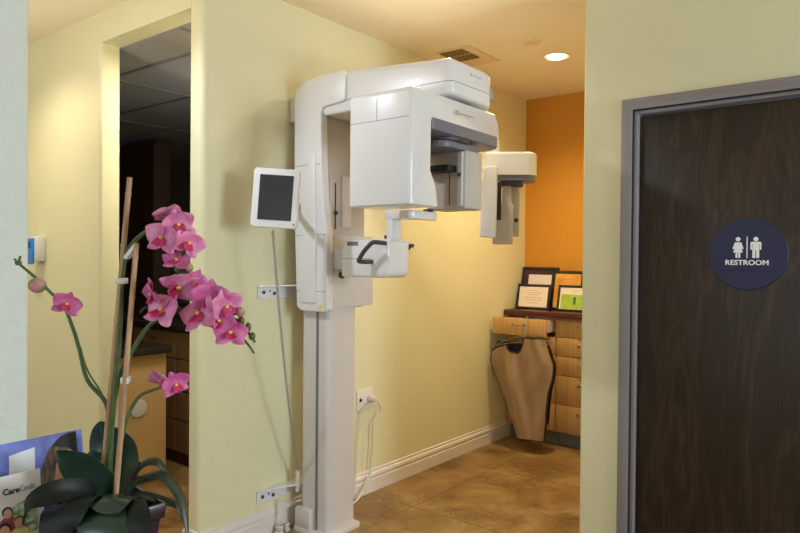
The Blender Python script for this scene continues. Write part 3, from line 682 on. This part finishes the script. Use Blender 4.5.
per = [apron_pt(i / nu, 0, 0) for i in range(nu + 1)] + [apron_pt(1, j / nv, 0) for j in range(1, nv + 1)] + [apron_pt(1 - i / nu, 1, 0) for i in range(1, nu + 1)] + [apron_pt(0, 1 - j / nv, 0) for j in range(1, nv + 1)]
link('piping', MB().tube(per, 0.009, 6, False), M['piping'], aw)
def back_pt(u, v):
    z = 0.22 + (0.80 - 0.22) * v
    xl, xr = interp(XL, z) - 0.006, interp(XR, z) + 0.004
    return Vector((xl + (xr - xl) * u, AY + 0.075 + 0.01 * math.sin(u * 8), z))
link('back_panel', MB().grid([[back_pt(i / 20, j / 14) for i in range(21)] for j in range(15)], 0.006), M['piping'], aw)

# ------------------------------------------------------------------ dim office beyond the opening
ct = MB().box((-8, 1.98, 2.60), (-2.76, 6.0, 2.62))
struct('ceiling_office', ct, M['tile'])
gr = MB()
for k in range(5): gr.box((-7.9 + k * 1.22, 1.98, 2.594), (-7.88 + k * 1.22, 6.0, 2.6))
for k in range(7): gr.box((-8, 2.25 + k * 0.61, 2.592), (-2.76, 2.27 + k * 0.61, 2.6))
struct('trim_3', gr, M['grid'])
struct('wall_office_back', MB().box((-8, 5.9, 0), (-2.66, 6.0, 2.6)), M['officewall'])
struct('wall_office_left', MB().box((-8.1, 1.9, 0), (-8.0, 6.0, 2.6)), M['officewall'])
struct('wall_office_front', MB().box((-8, 1.90, 0), (-4.9, 1.98, 2.77)), M['officewall'])
struct('wall_office_right', MB().box((-2.76, 5.18, 0), (-2.66, 5.9, 2.77)), M['officewall'])
struct('floor_office', MB().box((-8, 5.3, -0.1), (-2.66, 6.0, 0)), M['floor'])
isl = thing('office_island', 'tan desk end with black countertop and round white grille, in the dim office', 'desk', (-4.3, 2.24, 0))
link('end_panel', MB().box((-4.9, 2.0, 0.06), (-3.83, 2.43, 0.815), 0.004, 1), M['island'], isl)
link('countertop', MB().prism(rrect(-4.95, 1.985, -3.79, 2.455, (0, 0, 0.03, 0)), 'z', 0.815, 0.858, 0.006, 2), M['blacktop'], isl)
link('base', MB().box((-4.88, 2.03, 0.0), (-3.86, 2.40, 0.06)), M['toe'], isl)
RY = Matrix.Rotation(PI / 2, 4, 'Y')
gl = link('grille', MB().lathe([(0, 0), (0.045, 0), (0.055, 0.002), (0.055, 0.007), (0.046, 0.009), (0, 0.006)], (-3.83, 2.235, 0.487), 36, RY), M['grille'], isl)
dk = thing('drawer_unit', 'dark brown drawer unit in the office behind the tan desk', 'cabinet', (-4.3, 2.88, 0))
link('body', MB().box((-5.2, 2.66, 0.0), (-3.1, 3.15, 0.925)), M['darkwood'], dk)
for x0, x1 in ((-3.55, -3.12), (-4.05, -3.56), (-4.60, -4.06)):
    for z0, z1 in ((0.09, 0.30), (0.31, 0.50), (0.51, 0.72), (0.73, 0.91)):
        d = link('drawer', MB().box((x0, 2.642, z0), (x1, 2.66, z1), 0.003, 1), M['drawerbrown'], dk)
        link('handle', MB().box(((x0 + x1) / 2 - 0.04, 2.632, z1 - 0.05), ((x0 + x1) / 2 + 0.04, 2.642, z1 - 0.042)), M['steel'], d)
link('countertop', MB().box((-5.22, 2.62, 0.925), (-3.08, 3.17, 0.960), 0.004, 1), M['blacktop'], dk)
mo = thing('office_monitor', 'black computer monitor on the office drawer unit behind the orchid', 'monitor', (-4.1, 2.9, 0.96))
link('bezel', MB().box((-4.42, 2.88, 1.06), (-3.86, 2.915, 1.40), 0.006, 2), M['black'], mo)
link('screen', MB().box((-4.40, 2.877, 1.085), (-3.88, 2.882, 1.385)), M['screen'], mo)
link('maker_badge', MB().box((-4.165, 2.8775, 1.387), (-4.115, 2.8795, 1.395)), M['signwhite'], mo)
link('stand', MB().box((-4.18, 2.90, 0.97), (-4.10, 2.94, 1.10), 0.004, 1).box((-4.25, 2.83, 0.9605), (-4.03, 2.99, 0.975), 0.004, 1), M['black'], mo)
ph = thing('desk_phone', 'black desk phone on the office counter left of the monitor', 'phone', (-4.55, 2.80, 0.96))
link('body', MB().prism([(2.72, 0.9605), (2.72, 0.985), (2.86, 1.04), (2.86, 0.9605)], 'x', -4.66, -4.48, 0.006, 2), M['black'], ph)
link('handset', MB().tube([(-4.64, 2.72, 1.0), (-4.64, 2.74, 1.03), (-4.64, 2.82, 1.06), (-4.64, 2.86, 1.05)], 0.018, 10), M['black'], ph)
for k in range(2): link('indicator', MB().box((-4.545, 2.745 + 0.035 * k, 1.001 + 0.0135 * k), (-4.52, 2.760 + 0.035 * k, 1.006 + 0.0135 * k)), M['signwhite'], ph)
wd = thing('tall_cupboard', 'tall dark brown cupboard at the back of the dim office', 'cupboard', (-5.9, 4.0, 0))
link('body', MB().box((-7.2, 3.62, 0.0), (-5.90, 3.78, 2.565), 0.006, 1), M['darkwood'], wd)
link('door', MB().box((-6.54, 3.602, 0.08), (-5.91, 3.62, 2.55), 0.003, 1), M['darkwood'], wd)
link('door', MB().box((-7.19, 3.602, 0.08), (-6.55, 3.62, 2.55), 0.003, 1), M['darkwood'], wd)

# ------------------------------------------------------------------ foreground ledge, cards, orchid
LZ = 0.905
lg = thing('reception_ledge', 'stone-topped reception ledge carrying the orchid and the cards', 'counter', (-1.0, 0.4, 0))
link('countertop', MB().box((-1.60, 0.10, LZ - 0.04), (-0.45, 0.64, LZ), 0.008, 2), M['ledge'], lg)
link('front_panel', MB().box((-1.56, 0.16, 0.0), (-0.50, 0.60, LZ - 0.04)), M['greywall'], lg)

LEAN = math.radians(10)
def card_xf(x, y, z): # local x along +Y (world), local z up leaning back (to -x), local y = away (-x)
    return Matrix.Translation((x, y, z)) @ Matrix.Rotation(PI / 2, 4, 'Z') @ Matrix.Rotation(-LEAN, 4, 'X')
Q = card_xf(-1.088, 0.44, LZ + 0.001)
HP = 0.232
bro = thing('photo_brochure', 'upright blue photo brochure showing a brown-haired woman, behind the orchid leaves', 'brochure', (-1.088, 0.44, LZ))
link('sheet', MB().box((-0.115, 0, 0), (0.114, 0.004, HP), mtx=Q), M['photo_blue'], bro)
def lay(name, pts, m, parent, k, QQ=None):
    link(name, MB().prism([(p[0], p[1]) for p in pts], 'y', -0.0004 * k - 0.0004, 0.001, mtx=QQ if QQ is not None else Q), M[m], parent)
lay('photo_window', [(-0.004, 0.165), (0.034, 0.172), (0.037, 0.218), (-0.002, 0.212)], 'photo_light', bro, 1)
lay('photo_window', [(-0.11, 0.10), (0.044, 0.10), (0.044, 0.16), (-0.11, 0.15)], 'photo_light', bro, 1)
lay('photo_backdrop', [(-0.112, 0.172), (-0.012, 0.176), (-0.018, 0.197), (-0.05, 0.206), (-0.112, 0.206)], 'photo_teal', bro, 1)
def blob(cx, cz, rx, rz, n=18, w=0.0, ph=0): return [(cx + rx * math.cos(2 * PI * k / n) * (1 + w * math.sin(3 * 2 * PI * k / n + ph)), cz + rz * math.sin(2 * PI * k / n) * (1 + w * math.sin(3 * 2 * PI * k / n + ph))) for k in range(n)]
lay('photo_hair', [(0.040, 0.158), (0.048, 0.188), (0.058, 0.208), (0.072, 0.222), (0.088, 0.228), (0.1035, 0.226), (0.1035, 0.09), (0.060, 0.09), (0.052, 0.125)], 'hair', bro, 2)
lay('photo_hair_top', [(0.064, 0.214), (0.078, 0.226), (0.092, 0.2305), (0.1035, 0.230), (0.1035, 0.190), (0.090, 0.206), (0.075, 0.210)], 'darkhair', bro, 4)
lay('photo_face', [(0.070, 0.120), (0.062, 0.150), (0.068, 0.185), (0.080, 0.203), (0.1035, 0.203), (0.1035, 0.120)], 'skin', bro, 3)
Q2 = card_xf(-1.058, 0.425, LZ + 0.001)
cd = thing('paper_leaflet', 'white leaflet with a small family photo in front of the blue brochure', 'leaflet', (-1.058, 0.425, LZ))
link('sheet', MB().box((-0.10, 0, 0), (0.045, 0.003, 0.192), mtx=Q2), M['cardpaper'], cd)
def ctext(s, size, x, z, bold, width=None): return MB().text(s, size, Q2 @ Matrix.Translation((x, -0.0006, z)) @ RX, 0.0004, bold, 'LEFT', width)
link('heading', ctext('Care', 0.0125, -0.0105, 0.164, 0.0003, 0.0235), M['inkdark'], cd)
link('heading', ctext('Credit', 0.0125, 0.0138, 0.164, -0.0001, 0.022), M['ink'], cd)
lay('emblem', [(-0.030, 0.163), (-0.018, 0.163), (-0.021, 0.171), (-0.028, 0.170)], 'inkgreen', cd, 1, Q2)
lay('photo_foliage', [(-0.005, 0.112), (0.036, 0.112), (0.038, 0.152), (0.012, 0.149), (-0.004, 0.140)], 'foliage', cd, 1, Q2)
lay('photo_backdrop', [(-0.09, 0.10), (0.036, 0.10), (0.036, 0.116), (-0.09, 0.116)], 'foliage', cd, 1, Q2)
def fam(cx, cz, r, body, k, hairm='darkhair'):
    lay('photo_shirt', [(cx - 2.0 * r, cz - 4.2 * r), (cx + 2.0 * r, cz - 4.2 * r), (cx + 1.7 * r, cz - 1.5 * r), (cx + 0.7 * r, cz - 0.9 * r), (cx - 0.7 * r, cz - 0.9 * r), (cx - 1.7 * r, cz - 1.5 * r)], body, cd, k, Q2)
    lay('photo_hair', blob(cx, cz + 0.25 * r, r * 1.12, r * 1.2), hairm, cd, k + 1, Q2)
    lay('photo_face', blob(cx, cz - 0.1 * r, r * 0.86, r * 1.1), 'skin', cd, k + 2, Q2)
fam(-0.006, 0.137, 0.0065, 'shirt3', 2)
fam(-0.012, 0.112, 0.0085, 'shirt', 5)
fam(0.009, 0.119, 0.0075, 'shirt2', 3, 'hair')
link('caption', ctext('The card you', 0.0105, -0.022, 0.068, 0.0, None), M['inkdark'], cd)

# orchid, laid out in a frame 108,500 with one unit = 1.577 mm, x to the right, up, and depth away
U = 0.001577
r_ = Vector((0.7844, 0.6202, 0)); f_ = Vector((-0.6202, 0.7844, 0)); PB = Vector((-1.0055, 0.5378, 1.0457))
def P(px, py, d=0.0):
    s = U * (1 + d / 1.05)
    return PB + r_ * ((px - 108) * s - 0.438 * d) + Vector((0, 0, 1)) * ((500 - py) * s - 0.363 * d) + f_ * d
orc = thing('potted_orchid', 'pink artificial moth orchid with dark green leaves in a dark pot', 'potted plant', (PB.x, PB.y, LZ))
# pot: square, tapered, with a lip
def sq(h, c, rot): return [c + Matrix.Rotation(rot, 3, 'Z') @ Vector((a * h, b_ * h, 0)) for a, b_ in ((-1, -1), (1, -1), (1, 1), (-1, 1))]
pb = bmesh.new(); prev = None
cx_ = Vector((PB.x, PB.y, 0)) + f_ * 0.0
for h, z in ((0.046, LZ + 0.0005), (0.058, LZ + 0.112), (0.063, LZ + 0.113), (0.065, LZ + 0.138), (0.059, LZ + 0.138), (0.056, LZ + 0.110)):
    ring = [pb.verts.new(p + Vector((0, 0, z))) for p in sq(h, cx_, 0.667 + PI / 4)]
    if prev is None: pb.faces.new(ring)
    else:
        for k in range(4): pb.faces.new((prev[k], prev[(k + 1) % 4], ring[(k + 1) % 4], ring[k]))
    prev = ring
pb.faces.new(prev)
bmesh.ops.bevel(pb, geom=list(pb.edges), offset=0.003, segments=2, profile=0.5, affect='EDGES')
pm = MB(); pm._join(pb)
link('pot', pm, M['pot'], orc)
link('moss', MB().ball((cx_.x, cx_.y, LZ + 0.108), 0.056, (1, 1, 0.45)), M['moss'], orc)

def leaf(path, hw, side, m, curl=0.25, prof=None, name='leaf'):
    """path: 3D points base to tip; hw: half width; side: rough width direction"""
    P_ = [Vector(p) for p in path]; Qs = []; n = 5
    for i in range(len(P_) - 1):
        p0 = P_[max(i - 1, 0)]; p1 = P_[i]; p2 = P_[i + 1]; p3 = P_[min(i + 2, len(P_) - 1)]
        for k in range(n):
            t = k / n; Qs.append(0.5 * ((2 * p1) + (-p0 + p2) * t + (2 * p0 - 5 * p1 + 4 * p2 - p3) * t * t + (-p0 + 3 * p1 - 3 * p2 + p3) * t ** 3))
    Qs.append(P_[-1]); rows = []
    for i, p in enumerate(Qs):
        s = i / (len(Qs) - 1)
        t = (Qs[min(i + 1, len(Qs) - 1)] - Qs[max(i - 1, 0)]).normalized()
        w = Vector(side); w = (w - t * w.dot(t)).normalized(); nn = w.cross(t)
        q = (0.30 + 0.70 * math.sin(PI * min(1, s * 0.80 + 0.10)) ) * (1 if s < 0.62 else max(0.0, 1 - ((s - 0.62) / 0.38) ** 1.7) ** 0.72)
        W = hw * max(0.03, q)
        rows.append([p + w * (W * a) + nn * (curl * W * (abs(a) ** 1.6)) + nn * (0.05 * W * math.sin(9 * s + a)) for a in (-1, -0.75, -0.5, -0.25, 0, 0.25, 0.5, 0.75, 1)])
    return link(name, MB().grid(rows, 0.0014), m, orc, 60)
R_ = r_; Uz = Vector((0, 0, 1))
leaf([P(116, 503, 0), P(104, 490, -0.01), P(88, 475, -0.02), P(70, 461, -0.03), P(55, 451, -0.045)], 17 * U, Vector(R_) * 0.62 + Uz * 0.75 + f_ * 0.2, M['leaf'], 0.22)
leaf([P(114, 502, 0.02), P(108, 470, 0.045), P(103, 440, 0.055), P(100, 421, 0.05)], 19 * U, R_, M['leaf'], -0.25)
leaf([P(116, 502, 0.01), P(118, 475, 0.035), P(116, 445, 0.04), P(108, 426, 0.03)], 19 * U, R_, M['leaf'], -0.2)
leaf([P(103, 500, -0.01), P(99, 480, 0.02), P(94, 462, 0.03), P(88, 452, 0.03)], 14 * U, R_, M['leaf'], -0.2)
leaf([P(110, 500, -0.005), P(108, 494, -0.04), P(112, 500, -0.075), P(118, 512, -0.095)], 20 * U, R_, M['leaf'], 0.18)
leaf([P(104, 502, -0.02), P(104, 503, -0.06), P(108, 522, -0.10), P(116, 560, -0.12)], 27 * U, R_, M['leaf'], 0.2)
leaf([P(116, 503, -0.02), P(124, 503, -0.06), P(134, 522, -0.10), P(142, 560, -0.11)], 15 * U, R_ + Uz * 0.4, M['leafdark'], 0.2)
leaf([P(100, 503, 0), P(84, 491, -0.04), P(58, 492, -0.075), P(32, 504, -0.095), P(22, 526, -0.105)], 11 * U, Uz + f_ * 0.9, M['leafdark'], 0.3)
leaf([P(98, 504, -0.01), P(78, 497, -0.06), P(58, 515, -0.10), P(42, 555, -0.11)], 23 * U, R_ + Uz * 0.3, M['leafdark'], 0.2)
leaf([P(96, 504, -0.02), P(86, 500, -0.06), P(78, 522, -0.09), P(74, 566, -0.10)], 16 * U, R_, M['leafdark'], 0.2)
leaf([P(124, 502, 0.01), P(130, 480, 0.03), P(142, 463, 0.04), P(156, 461, 0.04), P(166, 471, 0.045), P(169, 481, 0.045)], 5 * U, f_ + Uz * 0.7, M['strap'], 0.2)
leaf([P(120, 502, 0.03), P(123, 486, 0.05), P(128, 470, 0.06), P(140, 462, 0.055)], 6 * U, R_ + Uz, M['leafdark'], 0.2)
leaf([P(122, 500, 0.0), P(140, 478, 0.01), P(160, 474, 0.01), P(176, 490, 0.01), P(184, 512, 0.0), P(188, 545, -0.01)], 5.5 * U, f_ + Uz * 0.6 + R_ * 0.5, M['strap'], 0.2)
leaf([P(122, 502, 0.0), P(138, 494, 0.01), P(160, 499, 0.02), P(176, 505, 0.02), P(182, 520, 0.02)], 4.5 * U, f_ + Uz * 0.9, M['strap'], 0.2)

# stakes with nodes
def stake(a, b_, r, label=None):
    a, b_ = Vector(a), Vector(b_); mb = MB().tube([a, b_], lambda t: r * (1.06 - 0.12 * t), 12, False)
    L_ = (b_ - a).length; d = (b_ - a).normalized(); rot = d.to_track_quat('Z', 'Y').to_matrix().to_4x4()
    for t in (0.16, 0.36, 0.58, 0.80, 0.95):
        c = a.lerp(b_, t); mb.lathe([(r * 0.9, -0.004), (r * 1.18, 0), (r * 0.9, 0.004)], c, 12, rot)
    return link('stake', mb, M['bamboo'], orc)
stake(P(98.5, 516, 0.0), P(127.5, 178, 0.0), 2.7 * U)
stake(P(113, 516, -0.012), P(134.5, 243, -0.012), 2.6 * U)
# stems
def stem(pts, r=1.7): return link('stem', MB().tube([P(*p) for p in pts], lambda t: r * U * (1.25 - 0.55 * t), 8), M['stem'], orc)
stem([(102, 515, 0.0), (107, 460, 0.0), (113, 400, 0.0), (118, 330, 0.0), (120, 283, 0.0), (124, 256, 0.0), (134, 240, 0.0), (148, 230, 0.0), (162, 230, 0.01), (176, 234, 0.01), (180, 255, 0.008), (178, 280, 0.008)], 2.3)
stem([(110, 430, 0.004), (104, 402, 0.0), (86, 380, 0.0), (78, 350, 0.0), (72, 330, 0.0), (62, 306, 0.0), (48, 292, 0.0), (36, 280, 0.0), (24, 270, 0.0), (17, 264, 0.0)], 1.9)
stem([(111, 512, 0.012), (110, 440, 0.012), (116, 385, 0.01), (128, 356, 0.008), (140, 335, 0.006), (152, 321, 0.006), (170, 311, 0.012), (190, 312, 0.012), (212, 318, 0.01), (232, 318, 0.004), (242, 326, 0.002), (253, 341, 0.0)], 2.0)
stem([(190, 312, 0.012), (206, 322, 0.01), (222, 334, 0.008), (240, 338, 0.004), (248, 346, 0.0), (252, 352, 0.0)], 1.5)
stem([(112, 512, 0.014), (116, 460, 0.014), (122, 432, 0.012), (128, 412, 0.01), (138, 396, 0.008), (150, 390, 0.006), (162, 386, 0.004)], 1.9)
stem([(104, 402, 0.0), (97, 388, -0.004), (86, 370, -0.004), (79, 347, -0.002)], 1.0)
stem([(178, 270, 0.008), (174, 285, 0.008), (172, 300, 0.010), (180, 310, 0.012)], 1.2)
# clips
def clip(px, py, d, w, h, tilt=0):
    F = Matrix.Translation(P(px, py, d)) @ Matrix.Rotation(math.radians(38.3), 4, 'Z') @ Matrix.Rotation(math.radians(tilt), 4, 'Y')
    tag(link('clip', MB().box((-w * U / 2, -0.007, -h * U / 2), (w * U / 2, 0.009, h * U / 2), 0.002, 2, F), M['clip'], orc), 'white plastic clip')
clip(119.5, 281, 0.002, 10, 6); clip(129, 252, -0.008, 4, 17, 38); clip(124, 380, -0.008, 8, 7)

# flowers
def petal(F, length, width, ang, base, cup, m_, back=0.0, sharp=1.0):
    """points of one tepal, lying in F's xz-plane, pointing at angle ang; y- is the face"""
    ca, sa = math.cos(ang), math.sin(ang); rows = []; n = 8
    for i in range(n + 1):
        s = i / n
        w = width * (math.sin(PI * (0.06 + 0.94 * s) ** 0.8 * 0.985) ** sharp + 0.02)
        row = []
        for a in (-1, -0.6, -0.2, 0.2, 0.6, 1):
            l = base + length * s; t = w * a
            y = -cup * (s ** 1.5) * length + back * length * s + 0.18 * width * abs(a) ** 2 * math.sin(PI * s) + 0.07 * width * math.sin(5 * s + 2 * a)
            row.append(F @ Vector((l * ca - t * sa, y, l * sa + t * ca)))
        rows.append(row)
    return rows
def flower(px, py, d, R, yaw, pitch, roll, deep=False):
    F = Matrix.Translation(P(px, py, d)) @ Matrix.Rotation(math.radians(38.3 + yaw), 4, 'Z') @ Matrix.Rotation(math.radians(pitch), 4, 'X') @ Matrix.Rotation(math.radians(roll), 4, 'Y')
    L_ = R * 0.86 * U; mb = MB(); D_ = math.radians
    j = lambda: random.uniform(-0.12, 0.12)
    for a in (90, 215, 325): mb.grid(petal(F, L_ * 0.98, L_ * 0.36, D_(a) + j(), 0.03 * L_, 0.05 + j() * 0.5, None, 0.12, 0.9), 0.0008)
    for a in (18, 162): mb.grid(petal(F, L_ * 1.0, L_ * 0.58, D_(a) + j(), 0.03 * L_, 0.18 + j(), None, 0.0, 0.75), 0.0008)
    fl = link('flower', mb, M['petal2' if deep else 'petal'], orc, 70)
    lp_ = MB()
    for a, w in ((270, 0.26), (235, 0.2), (305, 0.2)): lp_.grid(petal(F, L_ * 0.5, L_ * w, D_(a), 0.0, 0.75, None, 0, 0.8), 0.001)
    tag(link('lip', lp_, M['lip'], fl, 70), 'deep magenta lip')
    link('flower_column', MB().ball(F @ Vector((0, -0.10 * L_, 0.02 * L_)), 0.10 * L_, (1, 1.3, 1), 10, 8), M['pollen'], fl)
for a in [(65, 305, -0.004, 16.5, 35, -15, 20, True),
          (170, 216, -0.006, 22, 10, 62, 10), (160, 238, -0.022, 22, -15, -5, 12), (176, 224, -0.012, 19, 30, 25, -20), (186, 243, -0.004, 19, 40, 0, 25), (174, 260, 0.0, 16, 10, -40, 5, True),
          (150, 294, -0.010, 20, -55, 15, -10, True), (160, 310, -0.024, 25, -25, -30, 15), (176, 286, -0.016, 24, 25, 45, 60), (197, 313, -0.020, 25, -25, -15, -15), (193, 280, -0.004, 14, 35, 20, 15, True),
          (208, 298, -0.018, 23, 20, 10, 10, True), (224, 306, -0.014, 21, 40, 5, -20), (217, 320, -0.02, 20, 0, -10, 30, True), (228, 332, -0.020, 20, 25, -25, 5, True),
          (160, 379, -0.006, 17, -30, 45, -10), (174, 384, -0.010, 17, 45, 5, -20, True)]: flower(*a)
def bud(px, py, d, r, m_, sc=(1, 1, 1.15)): link('bud', MB().ball(P(px, py, d), r * U, sc, 14, 10), m_, orc)
bud(36, 286, -0.002, 8.5, M['bud'], (1.05, 1, 0.9)); bud(239, 320, 0.002, 4.5, M['greenbud'], (0.8, 0.8, 1.2)); bud(246, 326, 0.002, 4, M['greenbud'], (0.8, 0.8, 1.2)); bud(250, 335, 0, 3.6, M['greenbud'])
bud(176, 268, 0.004, 4, M['greenbud']); bud(182, 275, 0.004, 4, M['greenbud']); bud(187, 267, 0.0, 4, M['bud']); bud(17, 264, 0, 3.2, M['greenbud'], (1.4, 1, 0.8)); bud(238, 311, -0.004, 4.5, M['bud'])
for q in (((17, 264, 0), (13, 260, 0)), ((17, 264, 0), (19, 257, 0))): link('stem_tip', MB().tube([P(*q[0]), P(*q[1])], 1.2 * U, 6, False), M['greenbud'], orc)

# ------------------------------------------------------------------ lights
def area(name, loc, rot, sx_, sy_, power, col):
    l = bpy.data.lights.new(name, 'AREA'); l.shape = 'RECTANGLE'; l.size = sx_; l.size_y = sy_; l.energy = power; l.color = col
    o = bpy.data.objects.new(name, l); C.objects.link(o); o.location = loc; o.rotation_euler = rot; return o
def spot(name, loc, power, col, size=2.2, blend=0.9, radius=0.05):
    l = bpy.data.lights.new(name, 'SPOT'); l.energy = power; l.color = col; l.spot_size = size; l.spot_blend = blend; l.shadow_soft_size = radius
    o = bpy.data.objects.new(name, l); C.objects.link(o); o.location = loc; return o
WARM = (1.0, 0.77, 0.46); COOL = (0.74, 0.87, 1.0)
area('window_daylight', (-0.95, -4.05, 1.55), (PI / 2, 0, 0), 6.6, 1.65, 75, COOL)
area('east_window_daylight', (3.05, 2.3, 1.6), (PI / 2, 0, PI / 2), 1.1, 1.3, 98, COOL)
spot('corridor_lamp', (-1.93, 4.08, CZ - 0.03), 110, WARM, 2.6)
spot('machine_fill', (-1.95, 2.85, CZ - 0.02), 30, (1.0, 0.84, 0.60), 2.7)  # fill added just out of view, lifts the machine wall and ceiling
o = spot('track_lamp', (-2.75, 0.98, CZ - 0.05), 66, (0.84, 0.92, 1.0), 1.3, 1.0, 0.05)
o.rotation_euler = (Vector((-1.95, 2.3, 1.25)) - o.location).to_track_quat('-Z', 'Y').to_euler()
spot('hall_lamp', (-4.0, 1.30, CZ - 0.02), 48, (1.0, 0.86, 0.66), 2.4)
o = spot('ceiling_fill', (-3.0, 0.6, 1.8), 42, (1.0, 0.90, 0.76), 2.9, 0.3, 0.1); o.rotation_euler = (PI, 0, 0)  # unseen up-light added to brighten the ceiling, no floor lamp stands here
o = area('office_fill', (-3.1, 2.95, 2.2), (0, 0, 0), 0.6, 0.6, 7, (0.95, 0.95, 1.0))  # added fill, kept out of sight, lifts the dark office
o.rotation_euler = (Vector((-6.0, 3.5, 1.7)) - o.location).to_track_quat('-Z', 'Y').to_euler()
area('office_doorway_fill', (-3.05, 2.28, 2.56), (0, 0, 0), 0.4, 0.4, 15, (1.0, 0.9, 0.75))  # extra fill behind the machine wall, brightens the desk end and grille

w = bpy.data.worlds.new('world'); scene.world = w; w.use_nodes = True
bg = w.node_tree.nodes['Background']; bg.inputs['Color'].default_value = (0.75, 0.85, 1.0, 1); bg.inputs['Strength'].default_value = 0.6

# ------------------------------------------------------------------ camera
cam = bpy.data.cameras.new('camera'); co_ = bpy.data.objects.new('camera', cam); C.objects.link(co_)
cam.sensor_width = 36; cam.lens = 36 * 666.53 / 800; cam.clip_start = 0.02
yaw, pit, rol = math.radians(38.332), math.radians(0.6859), math.radians(0.4891)
cy, sy_ = math.cos(yaw), math.sin(yaw)
Rx = Matrix(((1, 0, 0), (0, math.cos(pit), -math.sin(pit)), (0, math.sin(pit), math.cos(pit))))
Rz = Matrix(((math.cos(rol), -math.sin(rol), 0), (math.sin(rol), math.cos(rol), 0), (0, 0, 1)))
Wm = Matrix(((cy, 0, -sy_), (sy_, 0, cy), (0, -1, 0)))
c2w = Wm @ (Rz @ Rx).transposed()                       # camera (right, down, forward) to world
c2w = c2w @ Matrix(((1, 0, 0), (0, -1, 0), (0, 0, -1)))
co_.matrix_world = Matrix.Translation((0, 0, 1.43)) @ c2w.to_4x4()
scene.camera = co_
scene.cycles.diffuse_bounces = 8
vs = scene.view_settings; vs.view_transform = 'Standard'; vs.look = 'None'; vs.gamma = 1; vs.use_curve_mapping = False; vs.exposure = 0.16
